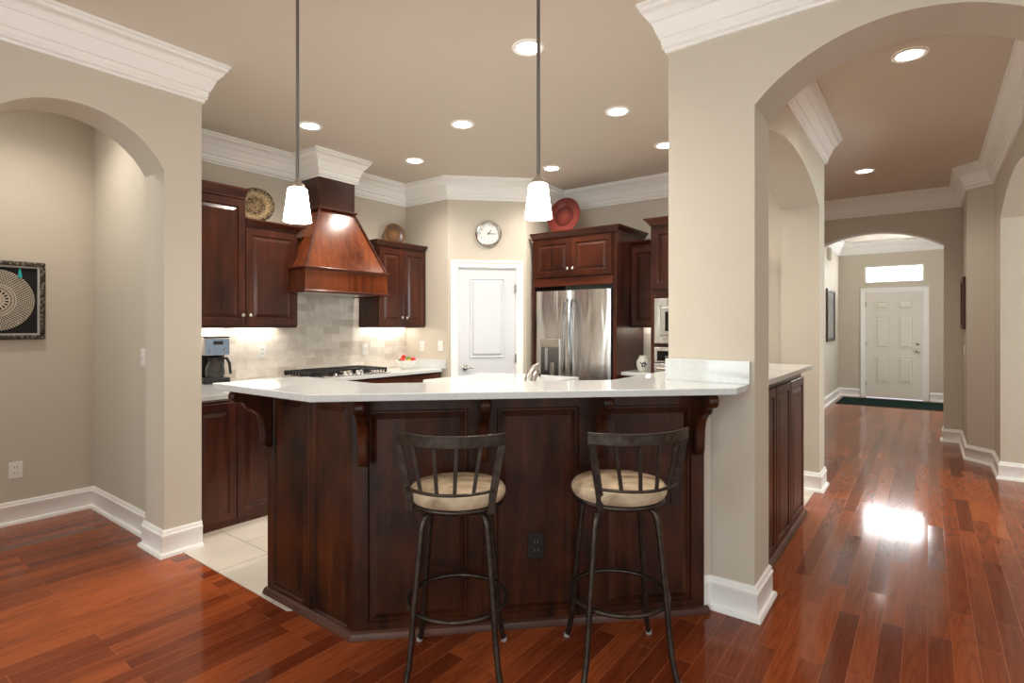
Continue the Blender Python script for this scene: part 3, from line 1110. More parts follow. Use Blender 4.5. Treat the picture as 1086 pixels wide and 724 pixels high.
# ------------------------------------------------------------------ upper cabinets on the cooktop wall
FW = Fr((XK, 0), (0, 1), (1, 0))
XU = 0.33
u1 = wall_cabinet('tall dark cherry wall cabinet next to the left pier', FW, 1.75, 2.375, XU + 0.02, 1.385, 2.465, 1, 'hi', (-4.8, 2.1, 1.385),
                  [(-4.63, 2.375), (-4.63, 1.75)], crown_s=1.3)
u2 = wall_cabinet('dark cherry single-door wall cabinet left of the range hood', FW, 2.381, 2.87, XU, 1.385, 2.245, 1, 'lo', (-4.8, 2.6, 1.385),
                  [(XK, 2.87), (XK + XU, 2.87), (XK + XU, 2.381)])
u3 = wall_cabinet('dark cherry double-door wall cabinet right of the range hood', FW, 3.81, 4.49, XU, 1.385, 2.245, 2, None, (-4.8, 4.1, 1.385),
                  [(XK + XU, 4.49), (XK + XU, 3.81), (XK, 3.81)])
strip_light(u1, FW, 1.9, 2.36, 0.06, 0.12, 1.384)
strip_light(u2, FW, 2.42, 2.83, 0.06, 0.12, 1.384)
strip_light(u3, FW, 3.86, 4.44, 0.06, 0.12, 1.384)

# ------------------------------------------------------------------ range hood
hood = thing('range_hood', 'wooden range hood with flared body over the cooktop', 'range hood', (-4.7, 3.27, 1.70))
hy0, hy1 = 2.80, 3.73
hx = -4.40
MB().box(XK, hx, hy0, hy1, 1.72, 1.92).build('band', 'cherry_hood', hood, bevel=0.003)
mb = MB()
mb.sweep([(XK, hy1), (hx, hy1), (hx, hy0), (XK, hy0)][::-1], [(0, 1.695), (-0.02, 1.695), (-0.02, 1.712), (-0.008, 1.722), (0, 1.722)])
mb.build('lower_trim', 'cherry_flat', hood)
mb = MB()
mb.sweep([(XK, hy1), (hx, hy1), (hx, hy0), (XK, hy0)][::-1], [(0, 1.90), (-0.008, 1.905), (-0.018, 1.915), (-0.018, 1.925), (0, 1.932)])
mb.build('upper_trim', 'cherry_flat', hood)
cy0, cy1, cxh = 3.076, 3.476, -4.60
mb = MB()
lv = []
for k in range(9):
    f = k / 8.0
    g = f
    lv.append([(XK, hy0 + 0.01 + (cy0 - hy0) * g), (hx - 0.012 + (cxh - hx) * g, hy0 + 0.01 + (cy0 - hy0) * g), (hx - 0.012 + (cxh - hx) * g, hy1 - 0.01 + (cy1 - hy1) * g), (XK, hy1 - 0.01 + (cy1 - hy1) * g), 1.925 + 0.585 * f])
rings = [[mb.bm.verts.new((p[0], p[1], L[4])) for p in L[:4]] for L in lv]
for i in range(8):
    for k in range(4):
        l = (k + 1) % 4
        mb.bm.faces.new([rings[i][k], rings[i][l], rings[i + 1][l], rings[i + 1][k]])
mb.bm.faces.new(rings[0][::-1])
mb.bm.faces.new(rings[-1])
mb.build('flared_body', 'cherry_hood', hood, smooth=True)
for yb, yt in ((hy0 + 0.01, cy0), (hy1 - 0.01, cy1)):
    MB().ribbon([(hx - 0.010, yb, 1.925), (cxh + 0.002, yt, 2.51)], 0.018, 0.018, (0, 1, 0)).build('edge_trim', 'cherry_flat', hood, bevel=0.004)
MB().box(XK, cxh, cy0, cy1, 2.51, 2.83).build('chimney', 'cherry', hood)
MB().box(XK, cxh + 0.022, cy0 - 0.022, cy1 + 0.022, 2.508, 2.530).build('ledge', 'cherry_flat', hood, bevel=0.005)
MB().box(XK + 0.05, hx - 0.05, hy0 + 0.05, hy1 - 0.05, 1.700, 1.722).build('filter', 'satin_steel', hood)

# ------------------------------------------------------------------ cooktop
ck = thing('gas_cooktop', 'stainless gas cooktop with black iron grates below the hood', 'cooktop', (-4.66, 3.26, 0.914))
MB().box(-4.91, -4.385, 2.87, 3.76, 0.9145, 0.928).build('deck', 'stainless', ck, bevel=0.004)
for (y0, y1) in ((2.90, 3.17), (3.19, 3.45), (3.47, 3.74)):
    mb = MB()
    xf = -4.56 if y0 == 3.19 else -4.44
    for y in (y0, y1):
        mb.box(-4.89, xf, y - 0.008, y + 0.008, 0.956, 0.972)
    for x in (-4.89, xf - 0.0):
        mb.box(x - 0.008, x + 0.008, y0, y1, 0.956, 0.972)
    nb = 9
    for k in range(1, nb):
        x = -4.89 + (xf + 4.89) * k / nb
        mb.box(x - 0.005, x + 0.005, y0, y1, 0.958, 0.972)
    for x in (-4.885, xf - 0.005):
        for y in (y0, y1):
            mb.box(x - 0.008, x + 0.008, y - 0.008, y + 0.008, 0.928, 0.957)
    for k in range(10):
        x = -4.89 + (xf + 4.89) * k / 9.0
        for y in (y0, y1):
            mb.box(x - 0.006, x + 0.006, y - 0.010, y + 0.010, 0.934, 0.97)
    mb.build('grate', 'black_iron', ck)
for (x, y, r_) in ((-4.78, 3.03, 0.04), (-4.55, 3.03, 0.045), (-4.72, 3.32, 0.055), (-4.78, 3.60, 0.045), (-4.55, 3.60, 0.04)):
    MB().lathe([(0, 0), (r_, 0), (r_, 0.010), (r_ * 0.7, 0.012), (r_ * 0.7, 0.018), (0, 0.018)], (x, y, 0.928), 18).build('burner', 'black_iron', ck, smooth=True)
for k in range(5):
    kx_, ky_ = -4.47 + (0.04 if k % 2 else 0.0), 3.17 + 0.075 * k
    MB().lathe([(0, 0), (0.030, 0), (0.028, 0.018), (0.022, 0.036), (0, 0.038)], (kx_, ky_, 0.928), 16).build('burner_knob', 'chrome', ck, smooth=True)

# ------------------------------------------------------------------ coffee maker
cm = thing('coffee_maker', 'silver drip coffee maker with glass carafe on left counter', 'coffee maker', (-4.82, 2.18, 0.9145))
FC = Fr((-4.72, 2.185), (0.15, 1), (1, -0.15))
MB().box(-0.10, 0.10, -0.22, 0.02, 0.915, 0.962, FC).build('base', 'black_plastic', cm, bevel=0.006)
MB().box(-0.10, 0.10, -0.22, -0.13, 0.962, 1.15, FC).build('column', 'black_plastic', cm, bevel=0.006)
MB().box(-0.10, 0.10, -0.22, 0.005, 1.15, 1.295, FC).build('reservoir', 'satin_steel', cm, bevel=0.008)
ctl = MB().box(-0.085, 0.095, 0.005, 0.014, 1.155, 1.285, FC).build('control_panel', 'blue_panel', cm, bevel=0.003)
MB().box(-0.03, 0.045, 0.014, 0.017, 1.238, 1.268, FC).build('display', 'ink', ctl)
for a in (-0.05, 0.06):
    o = FC.P(a, 0.014, 1.195)
    MB().lathe([(0, 0), (0.012, 0), (0.010, 0.008), (0, 0.008)], o, 12, Matrix.Rotation(R(-8), 4, 'Z') @ Matrix.Rotation(R(90), 4, 'Y')).build('dial', 'satin_steel', ctl, smooth=True)
MB().box(-0.10, 0.10, -0.225, 0.008, 1.295, 1.305, FC).build('lid', 'black_plastic', cm, bevel=0.003)
cc = FC.P(0.0, -0.045, 0)
car = MB().lathe([(0.0, 0.964), (0.062, 0.964), (0.074, 0.985), (0.074, 1.03), (0.06, 1.08), (0.048, 1.105), (0.05, 1.115), (0, 1.115)], (cc.x, cc.y, 0), 24).build('carafe', 'coffee_glass', cm, smooth=True)
MB().lathe([(0.0, 1.115), (0.052, 1.115), (0.052, 1.130), (0.02, 1.142), (0, 1.142)], (cc.x, cc.y, 0), 20).build('carafe_lid', 'black_plastic', car, smooth=True)
MB().tube([FC.P(0.045, -0.02, 1.122), FC.P(0.080, -0.01, 1.122), FC.P(0.098, 0.0, 1.08), FC.P(0.108, 0.0, 0.99)], [0.010, 0.012, 0.012, 0.010], 8).build('carafe_handle', 'black_plastic', car, smooth=True)

# ------------------------------------------------------------------ fruit bowl
bx_, by_ = -4.70, 4.26
bowl = tag(origin_to(MB().lathe([(0, 0.0), (0.055, 0.0), (0.06, 0.006), (0.095, 0.04), (0.118, 0.085), (0.122, 0.095), (0.117, 0.095), (0.09, 0.045), (0.05, 0.014), (0, 0.012)], (bx_, by_, 0.915), 32).build('fruit_bowl', 'white_china', smooth=True), (bx_, by_, 0.915)),
           'white china bowl of red and green fruit on the far counter', 'bowl')
fr_list = [('apple', 'red_fruit', -0.045, -0.03, 0.088, 0.036, 'red apple at the left rim of the fruit bowl'),
           ('apple', 'red_fruit', 0.0, 0.045, 0.088, 0.036, 'red apple at the back of the fruit bowl'),
           ('apple', 'red_fruit', 0.05, 0.05, 0.095, 0.034, 'red apple at the right rim of the fruit bowl'),
           ('lime', 'green_fruit', 0.03, 0.0, 0.110, 0.030, 'green fruit on top of the fruit bowl heap'),
           ('lime', 'green_fruit', -0.03, -0.085, 0.085, 0.024, 'green fruit at the left tip of the bowl'),
           ('peach', 'yellow_fruit', 0.055, -0.02, 0.082, 0.030, 'yellow fruit at the front of the fruit bowl'),
           ('apple', 'red_fruit', -0.05, 0.0, 0.128, 0.026, 'small red apple topping the fruit heap')]
for nm, mm, dx, dy, dz, r_, lb in fr_list:
    pr = [(0, -r_ * 0.86)] + [(r_ * math.cos(a), r_ * 0.95 * math.sin(a)) for a in [R(x) for x in (-65, -40, -15, 10, 35, 60, 78)]] + [(0, r_ * 0.80)]
    c_ = (bx_ + dx, by_ + dy, 0.915 + dz)
    fo = tag(origin_to(MB().lathe(pr, c_, 18).build(nm, mm, smooth=True), c_), lb, 'fruit', 'fruit in the white bowl')
    MB().tube([(0, 0, r_ * 0.78), (0.002, 0.001, r_ * 1.1)], 0.002, 6).build('stem', 'dark_frame', fo, world=False)

# ------------------------------------------------------------------ outlets and switches
FWt = Fr((XK + 0.014, 0), (0, 1), (1, 0))
FPl = Fr((0, 4.5), (1, 0), (0, -1))
outlet_plate('white outlet on tile backsplash beside the coffee maker', FWt, 2.71, 1.155, 'white_plastic', 'white_plastic')
outlet_plate('white switch on tile backsplash right of the cooktop', FWt, 3.89, 1.14, 'white_plastic', 'white_plastic', kind='switch')
outlet_plate('white outlet on painted wall above the fruit bowl', FPl, -4.70, 1.16, 'white_plastic', 'white_plastic')
outlet_plate('white switch on painted wall beside the pantry door', FPl, -4.40, 1.166, 'white_plastic', 'white_plastic', kind='switch')
outlet_plate('white switch in the left alcove near the arch edge', Fr((0, 1.46), (1, 0), (0, -1)), -4.167, 1.185, 'white_plastic', 'white_plastic', kind='switch')
outlet_plate('white outlet low on the left alcove wall', Fr((-5.14, 0), (0, 1), (1, 0)), 1.0, 0.378, 'white_plastic', 'white_plastic')
outlet_plate('white switch in the hall below the dark frame', Fr((0.33, 0), (0, -1), (-1, 0)), -7.9, 1.12, 'white_plastic', 'white_plastic', kind='switch')

# ------------------------------------------------------------------ island
isl = thing('kitchen_island', 'white-topped kitchen island seen just over the bar top', 'island', (-3.1, 3.8, 0))
ip = [(-3.6, 3.46), (-3.3, 3.16), (-2.62, 3.16), (-2.62, 4.52), (-3.30, 4.52), (-3.6, 4.22)]
MB().prism(ip, 0.882, 0.914).build('top', 'quartz', isl, bevel=0.003)
cxm, cym = -3.1, 3.84
MB().prism([(cxm + (x - cxm) * 0.92, cym + (y - cym) * 0.95) for x, y in ip], 0.004, 0.882).build('cabinet', 'cherry', isl)
FI = Fr((-2.658, 0), (0, 1), (1, 0))
for a0, a1 in ((3.22, 3.84), (3.85, 4.46)):
    d = MB().panel(FI, a0, a1, 0.12, 0.86, 0.0, 0.02, 0.05).build('door', 'cherry', isl)
    knob(d, FI, a1 - 0.03 if a0 < 3.5 else a0 + 0.03, 0.02, 0.76)

# ------------------------------------------------------------------ refrigerator and its surround
YFr = 5.20
fs = thing('refrigerator_surround', 'cherry cabinet surround with two doors above the refrigerator', 'cabinet', (-3.08, 5.6, 0))
WY = 5.88
FS_ = Fr((0, WY), (1, 0), (0, -1))        # b out of the fridge wall
sx0, sx1 = -3.625, -2.565
dpt = 0.68
MB().box(sx0, sx0 + 0.03, 0, dpt, 0.004, 2.37, FS_).build('side_panel', 'cherry', fs, bevel=0.002)
MB().box(sx1 - 0.045, sx1, 0, dpt, 0.004, 2.37, FS_).build('side_panel', 'cherry', fs, bevel=0.002)
MB().box(sx0 + 0.03, sx1 - 0.045, 0, dpt, 1.93, 2.37, FS_).build('carcass', 'cherry', fs)
MB().box(sx0 + 0.03, sx1 - 0.045, dpt - 0.03, dpt + 0.004, 1.835, 1.925, FS_).build('valance', 'cherry_flat', fs, bevel=0.002)
mid = (sx0 + 0.03 + sx1 - 0.045) / 2
for a0, a1, ks in ((sx0 + 0.034, mid - 0.002, 'hi'), (mid + 0.002, sx1 - 0.049, 'lo')):
    d = MB().panel(FS_, a0, a1, 1.94, 2.36, dpt, 0.021, 0.058).build('door', 'cherry', fs)
    knob(d, FS_, a1 - 0.03 if ks == 'hi' else a0 + 0.03, dpt + 0.021, 2.02)
cab_crown([(sx1, WY), (sx1, WY - dpt), (sx0, WY - dpt)], 2.37, fs, s=1.1)

rf = thing('refrigerator', 'stainless french-door refrigerator with water dispenser', 'refrigerator', (-3.1, 5.6, 0.004))
rx0, rx1 = -3.575, -2.635
rm = (rx0 + rx1) / 2
MB().box(rx0 + 0.005, rx1 - 0.005, 0.03, 0.62, 0.02, 1.77, FS_).build('cabinet', 'grey_plastic', rf, bevel=0.004)


def fridge_door(a0, a1, z0, z1, name, bow=0.020):
    mb = MB()
    n = 14
    fr = FS_
    lo, hi = [], []
    for k in range(n + 1):
        f = k / n
        a = a0 + (a1 - a0) * f
        b = 0.68 + bow * (1 - (2 * f - 1) ** 2) - (0.006 if k in (0, n) else 0)
        lo.append((a, b))
    pts = [(a0, 0.625)] + lo + [(a1, 0.625)]
    A = [mb.bm.verts.new(fr.P(a, b, z0)) for a, b in pts]
    B = [mb.bm.verts.new(fr.P(a, b, z1)) for a, b in pts]
    mb.bm.faces.new(A)
    mb.bm.faces.new(B[::-1])
    for i in range(len(pts)):
        j = (i + 1) % len(pts)
        mb.bm.faces.new([A[j], A[i], B[i], B[j]])
    return mb.build(name, 'stainless', rf, smooth=True)


ld = fridge_door(rx0, rm - 0.003, 0.72, 1.785, 'door')
rd = fridge_door(rm + 0.003, rx1, 0.72, 1.785, 'door')
fridge_door(rx0, rx1, 0.06, 0.71, 'freezer_drawer', 0.012)


def bar_handle(parent, a, z0, z1):
    mb = MB()
    pth = [FS_.P(a, 0.695, z0 + 0.015), FS_.P(a, 0.750, z0 + 0.03), FS_.P(a, 0.763, z0 + 0.12), FS_.P(a, 0.767, (z0 + z1) / 2), FS_.P(a, 0.763, z1 - 0.12), FS_.P(a, 0.750, z1 - 0.03), FS_.P(a, 0.695, z1 - 0.015)]
    mb.tube(pth, 0.015, 10)
    mb.build('handle', 'dark_steel', parent, smooth=True)  # darker metal: the handles' dark reflections are put into its colour


bar_handle(ld, rm - 0.045, 0.80, 1.70)
bar_handle(rd, rm + 0.045, 0.80, 1.70)
MB().box(rx0 + 0.075, rx0 + 0.335, 0.688, 0.708, 0.80, 1.25, FS_).build('dispenser', 'satin_steel', ld, bevel=0.004)
MB().box(rx0 + 0.085, rx0 + 0.325, 0.706, 0.712, 1.165, 1.245, FS_).build('dispenser_display', 'nickel', ld, bevel=0.002)
MB().box(rx0 + 0.090, rx0 + 0.320, 0.706, 0.711, 0.82, 1.16, FS_).build('dispenser_recess', 'dark_steel', ld)
MB().box(rx0 + 0.15, rx0 + 0.178, 0.711, 0.725, 0.90, 1.15, FS_).build('dispenser_paddle', 'satin_steel', ld, bevel=0.004)
MB().box(rx0 + 0.225, rx0 + 0.27, 0.711, 0.73, 0.85, 0.99, FS_).build('dispenser_cup', 'nickel', ld, bevel=0.006)
# round maker's badge
o = FS_.P(rx1 - 0.095, 0.692, 1.70)
mtx = Matrix.Rotation(R(90), 4, 'X')
mb = MB().lathe([(0.018, 0.0), (0.018, 0.004), (0.021, 0.004), (0.021, 0.0)], o, 24, mtx)
mb.tube([FS_.P(rx1 - 0.105, 0.695, 1.695), FS_.P(rx1 - 0.098, 0.696, 1.708), FS_.P(rx1 - 0.090, 0.696, 1.692), FS_.P(rx1 - 0.084, 0.695, 1.704)], 0.002, 6)
mb.build('badge', 'chrome', rd, smooth=True)

# narrow wall cabinet and counter right of the refrigerator
nc = wall_cabinet('narrow dark cherry wall cabinet between refrigerator and ovens', FS_, -2.56, -2.165, 0.33, 1.385, 2.245, 1, None, (-2.36, 5.85, 1.385), [(-2.165, WY - 0.33), (-2.56, WY - 0.33)])
strip_light(nc, FS_, -2.5, -2.22, 0.08, 0.12, 1.384)
nb_ = thing('base_cabinet', 'small cherry base cabinet between refrigerator and ovens', 'cabinet', (-2.36, 5.7, 0))
MB().box(-2.56, -2.165, 0.0, 0.55, 0.004, 0.878, FS_).build('carcass', 'cherry', nb_)
d = MB().panel(FS_, -2.55, -2.175, 0.71, 0.862, 0.55, 0.02, 0.03, deep=0.006).build('drawer', 'cherry_flat', nb_)
knob(d, FS_, -2.36, 0.57, 0.785)
MB().panel(FS_, -2.55, -2.175, 0.12, 0.70, 0.55, 0.02, 0.05).build('door', 'cherry', nb_)
nct = tag(origin_to(MB().box(-2.562, -2.163, 0.016, 0.59, 0.88, 0.914, FS_).build('countertop', 'quartz', bevel=0.003), (-2.36, 5.7, 0.88)), 'short white counter holding the vase beside the refrigerator', 'countertop')
struct(MB().box(-2.562, -2.163, 0.0, 0.012, 0.86, 1.384, FS_).build('trim_21', 'travertine'), 'travertine tile behind the vase')

# vase
vx, vy = -2.405, 5.50
vs = thing('vase', 'round white vase with dark blue motif on the short counter', 'vase', (vx, vy, 0.9145))
vprof = [(0, 0), (0.045, 0), (0.05, 0.006), (0.066, 0.04), (0.073, 0.075), (0.068, 0.112), (0.048, 0.145), (0.040, 0.155), (0.046, 0.165), (0.041, 0.166), (0.035, 0.155), (0.03, 0.14), (0, 0.13)]
MB().lathe(vprof, (vx, vy, 0.915), 28).build('body', 'white_china', vs, smooth=True)
mb = MB()
random.seed(3)
for k in range(16):
    ang = -R(90) + R(random.uniform(-6, 44)) + R(8)
    zz = 0.055 + random.uniform(0, 0.045)
    rr = 0.0735 if zz > 0.05 else 0.07
    c_ = Vector((vx + rr * math.cos(ang), vy + rr * math.sin(ang), 0.915 + zz))
    mb.lathe([(0, 0.0015), (0.006, 0.0005), (0.009, -0.003)], c_, 8, (Matrix.Rotation(ang, 4, 'Z') @ Matrix.Rotation(R(90), 4, 'Y')), closed=False)
mb.build('motif', 'navy_mark', vs)

# ------------------------------------------------------------------ oven tower
ot = thing('oven_tower', 'tall cherry cabinet holding microwave and oven beside the pillar', 'cabinet', (-1.8, 5.6, 0))
ox0, ox1 = -2.16, -1.44
FO = Fr((0, WY), (1, 0), (0, -1))
od = 0.76
mb = MB()
mb.box(ox0, ox0 + 0.042, 0.012, od, 0.004, 2.37, FO)
mb.box(ox1 - 0.042, ox1, 0.012, od, 0.004, 2.37, FO)
mb.box(ox0 + 0.042, ox1 - 0.042, 0.012, 0.03, 0.004, 2.37, FO)
for q0, q1 in ((0.004, 0.39), (1.195, 1.22), (1.668, 2.37)):
    mb.box(ox0 + 0.042, ox1 - 0.042, 0.03, od, q0, q1, FO)
mb.build('carcass', 'cherry', ot)
for a0, a1 in ((ox0 + 0.02, (ox0 + ox1) / 2 - 0.002), ((ox0 + ox1) / 2 + 0.002, ox1 - 0.02)):
    MB().panel(FO, a0, a1, 1.75, 2.34, od, 0.021, 0.058).build('door', 'cherry', ot)
d = MB().panel(FO, ox0 + 0.02, ox1 - 0.02, 0.12, 0.36, od, 0.021, 0.04).build('drawer', 'cherry_flat', ot)
knob(d, FO, (ox0 + ox1) / 2, od + 0.021, 0.24)
cab_crown([(ox1, WY - od), (ox0, WY - od), (ox0, WY - 0.02)], 2.37, ot, s=1.1)
mw = thing('microwave', 'built-in stainless microwave above the oven', 'microwave', (-1.8, 5.1, 1.23))
MB().box(ox0 + 0.045, ox1 - 0.045, od - 0.3, od + 0.028, 1.225, 1.66, FO).build('trim_kit', 'stainless', mw, bevel=0.006)
mdoor = MB().box(ox0 + 0.115, ox1 - 0.10, od + 0.028, od + 0.052, 1.30, 1.575, FO).build('door', 'stainless', mw, bevel=0.008)
MB().box(ox0 + 0.165, ox1 - 0.20, od + 0.051, od + 0.055, 1.345, 1.53, FO).build('window', 'black_glass', mdoor)
MB().box(ox0 + 0.108, ox0 + 0.113, od + 0.026, od + 0.030, 1.29, 1.585, FO).build('vent_gap', 'black_plastic', mw)
ov = thing('built_in_oven', 'stainless wall oven with black glass door below the microwave', 'oven', (-1.8, 5.1, 0.40))
MB().box(ox0 + 0.045, ox1 - 0.045, od - 0.3, od + 0.026, 1.045, 1.19, FO).build('control_housing', 'stainless', ov, bevel=0.005)
cpn = MB().box(ox0 + 0.075, ox1 - 0.075, od + 0.025, od + 0.030, 1.06, 1.155, FO).build('control_panel', 'black_glass', ov)
MB().box(ox0 + 0.155, ox0 + 0.215, od + 0.030, od + 0.0315, 1.098, 1.108, FO).build('display', 'grey_ink', cpn)
odr = MB().box(ox0 + 0.045, ox1 - 0.045, od - 0.3, od + 0.035, 0.40, 1.035, FO).build('door', 'stainless', ov, bevel=0.006)
MB().box(ox0 + 0.095, ox1 - 0.095, od + 0.034, od + 0.038, 0.50, 0.93, FO).build('window', 'black_glass', odr)
hp = [FO.P(ox0 + 0.09, od + 0.03, 0.985), FO.P(ox0 + 0.10, od + 0.075, 0.985), FO.P(ox0 + 0.14, od + 0.08, 0.985), FO.P(ox1 - 0.14, od + 0.08, 0.985), FO.P(ox1 - 0.10, od + 0.075, 0.985), FO.P(ox1 - 0.09, od + 0.03, 0.985)]
MB().tube(hp, 0.012, 10).build('handle', 'nickel', odr, smooth=True)

# ------------------------------------------------------------------ display plates on top of the cabinets
PLATE = [(0, -0.006), (0.55, -0.006), (0.60, 0.0), (0.72, 0.05), (1.0, 0.085), (1.0, 0.11), (0.70, 0.085), (0.56, 0.035), (0.50, 0.03), (0, 0.03)]


def plate(label, c_, r_, facing, tilt, m_, group=None):
    """facing: plan angle the plate looks to; leans back by tilt"""
    t_ = thing('decorative_plate', label, 'plate', c_, group)
    ob = MB().lathe([(p * r_, q_ * r_) for p, q_ in PLATE], (0, 0, 0), 48).build('dish', m_, t_, smooth=True, world=False)
    mt = Matrix.Rotation(facing, 4, 'Z') @ Matrix.Rotation(R(90) - tilt, 4, 'Y')
    ob.matrix_local = mt
    st = MB()
    for s_ in (-1, 1):
        st.tube([(0.045, s_ * r_ * 0.35, -r_ * 0.98), (-0.012, s_ * r_ * 0.35, -r_ * 0.99), (-0.035, s_ * r_ * 0.3, -r_ * 0.4)], 0.004, 6)
    so = st.build('stand', 'black_iron', t_, world=False)
    so.rotation_euler = (0, 0, facing)
    return t_


plate('patterned black and cream plate on the cabinet left of the hood', (-4.83, 2.57, 2.310 + 0.163), 0.165, R(-30), R(10), 'plate_mosaic')
plate('small bronze plate on the cabinet right of the hood', (-4.85, 4.21, 2.310 + 0.126), 0.128, R(-22), R(10), 'plate_bronze')
plate('large red glazed plate on top of the refrigerator cabinet', (-3.33, 5.42, 2.440 + 0.212), 0.215, R(-90), R(10), 'plate_red')

# ------------------------------------------------------------------ wall clock
ccn = FD.P(0.455, 0.0, 2.435)
clk = thing('wall_clock', 'round silver-rimmed wall clock over the pantry door', 'clock', (ccn.x, ccn.y, 2.435))
mtc = Matrix.Rotation(R(45), 4, 'Z') @ Matrix.Rotation(R(90), 4, 'X')   # local z -> out of the wall, x -> right, y -> up


def clk_part(mb, name, m_, parent=clk, smooth=False):
    bmesh.ops.transform(mb.bm, matrix=mtc, verts=mb.bm.verts)
    return mb.build(name, m_, parent, smooth=smooth, world=False)


clk_part(MB().lathe([(0.118, 0.012), (0.122, 0.030), (0.134, 0.036), (0.146, 0.026), (0.148, 0.001), (0.12, 0.001)], (0, 0, 0), 48), 'rim', 'nickel', smooth=True)
face = clk_part(MB().lathe([(0, 0.001), (0.121, 0.001), (0.121, 0.014), (0, 0.014)], (0, 0, 0), 48), 'dial', 'clock_face')
mb = MB()
for h in range(12):
    cu = bpy.data.curves.new('numeral', 'FONT')
    cu.body = str(h if h else 12)
    cu.size = 0.030
    cu.align_x = 'CENTER'
    cu.align_y = 'CENTER'
    tmp = bpy.data.objects.new('numeral', cu)
    C.objects.link(tmp)
    bpy.context.view_layer.update()
    me = bpy.data.meshes.new_from_object(tmp.evaluated_get(bpy.context.evaluated_depsgraph_get()))
    an = R(90 - 30 * h)
    me.transform(Matrix.Translation((0.095 * math.cos(an), 0.095 * math.sin(an), 0.0148)))
    mb.bm.from_mesh(me)
    bpy.data.objects.remove(tmp)
    bpy.data.meshes.remove(me)
    bpy.data.curves.remove(cu)
bmesh.ops.transform(mb.bm, matrix=mtc, verts=mb.bm.verts)
mb.build('numerals', 'grey_ink', face, world=False)
for nm, an, ln_, w_ in (('hour_hand', R(90 - 37), 0.052, 0.008), ('minute_hand', R(90 - 91), 0.085, 0.0055)):
    mb = MB()
    dx, dy = math.cos(an), math.sin(an)
    mb.ribbon([(-dx * 0.012, -dy * 0.012, 0.018), (dx * ln_, dy * ln_, 0.018)], w_, 0.002, (-dy, dx, 0))
    clk_part(mb, nm, 'ink')
clk_part(MB().lathe([(0, 0.015), (0.007, 0.015), (0.007, 0.021), (0, 0.021)], (0, 0, 0), 12), 'pin', 'ink')

# ------------------------------------------------------------------ pictures
def frame_rect(mb, fr, a0, a1, z0, z1, b0, b1, w_):
    mb.box(a0, a1, b0, b1, z0, z0 + w_, fr)
    mb.box(a0, a1, b0, b1, z1 - w_, z1, fr)
    mb.box(a0, a0 + w_, b0, b1, z0 + w_, z1 - w_, fr)
    mb.box(a1 - w_, a1, b0, b1, z0 + w_, z1 - w_, fr)


FP = Fr((-5.14, 0), (0, 1), (1, 0))
y0, y1, z0, z1 = 0.615, 1.160, 1.297, 1.848
pic = thing('framed_doily', 'framed white crochet doily with teal tassel on black mount', 'picture', (-5.14, (y0 + y1) / 2, z0))
mb = MB()
frame_rect(mb, FP, y0, y1, z0, z1, 0.002, 0.034, 0.032)
mb.build('frame', 'frame_ornate', pic, bevel=0.008)
mb = MB()
frame_rect(mb, FP, y0 + 0.032, y1 - 0.032, z0 + 0.032, z1 - 0.032, 0.002, 0.024, 0.012)
mb.build('liner', 'frame_liner', pic)
MB().box(y0 + 0.044, y1 - 0.044, 0.002, 0.010, z0 + 0.044, z1 - 0.044, FP).build('mount', 'mount_black', pic)
yc, zc = (y0 + y1) / 2 + 0.0, (z0 + z1) / 2
mb = MB()
mtd = Matrix.Rotation(R(90), 4, 'Y')
base_c = Vector((-5.14 + 0.011, yc, zc))


def dpt3(r_, an, h):
    return Vector((base_c.x + h, base_c.y + r_ * math.cos(an), base_c.z + r_ * math.sin(an)))


for r_, k_ in ((0.022, 0.004), (0.050, 0.0035), (0.078, 0.0035), (0.098, 0.004), (0.112, 0.0035)):
    n = 48
    mb.tube([dpt3(r_, 2 * PI * k / n, 0.003) for k in range(n + 1)], k_, 5, caps=False)
for k in range(20):
    an = 2 * PI * k / 20
    mb.ribbon([dpt3(0.010, an, 0.003), dpt3(0.045, an, 0.003), dpt3(0.078, an, 0.003)], 0.009, 0.003, dpt3(1, an + PI / 2, 0) - base_c)
for k in range(56):
    an = 2 * PI * k / 56
    mb.tube([dpt3(0.078, an, 0.003), dpt3(0.112, an + 0.03, 0.003)], 0.0022, 4)
for j in range(9):
    r_ = 0.118 + 0.0115 * j
    nn = int(r_ * 2 * PI / 0.0145)
    for k in range(nn):
        an = 2 * PI * (k + 0.5 * (j % 2)) / nn
        mb.lathe([(0, 0.006), (0.0048, 0.004), (0.0062, -0.001)], dpt3(r_, an, 0.001), 6, mtd, closed=False)
mb.build('doily', 'crochet', pic)
mb = MB()
tx_ = -5.14 + 0.018
mb.tube([(tx_, 1.022, 1.735), (tx_, 1.021, 1.742), (tx_, 1.020, 1.770), (tx_, 1.020, 1.798)], [0.012, 0.011, 0.008, 0.003], 8)
mb.build('tassel', 'teal_thread', pic, smooth=True)

FFy = Fr((-1.43, 0), (0, -1), (1, 0))
FFy = Fr((-1.43, 0), (0, 1), (1, 0))
pf = thing('framed_picture', 'grey framed picture on the far foyer wall', 'picture', (-1.43, 11.6, 1.12))
mb = MB()
frame_rect(mb, FFy, 11.05, 12.02, 1.12, 2.06, 0.002, 0.035, 0.05)
mb.build('frame', 'frame_ornate', pf, bevel=0.004)
MB().box(11.10, 11.97, 0.002, 0.014, 1.17, 2.01, FFy).build('print', 'art_print', pf)
dc = thing('door_chime', 'small cream door chime box high on the foyer wall', 'chime', (-1.43, 11.35, 2.58))
MB().box(11.26, 11.44, 0.002, 0.06, 2.58, 2.80, FFy).build('cover', 'beige_plastic', dc, bevel=0.01)
MB().box(11.28, 11.42, 0.06, 0.068, 2.60, 2.78, FFy).build('grille', 'beige_plastic', dc, bevel=0.004)
FHr = Fr((0.33, 0), (0, -1), (-1, 0))
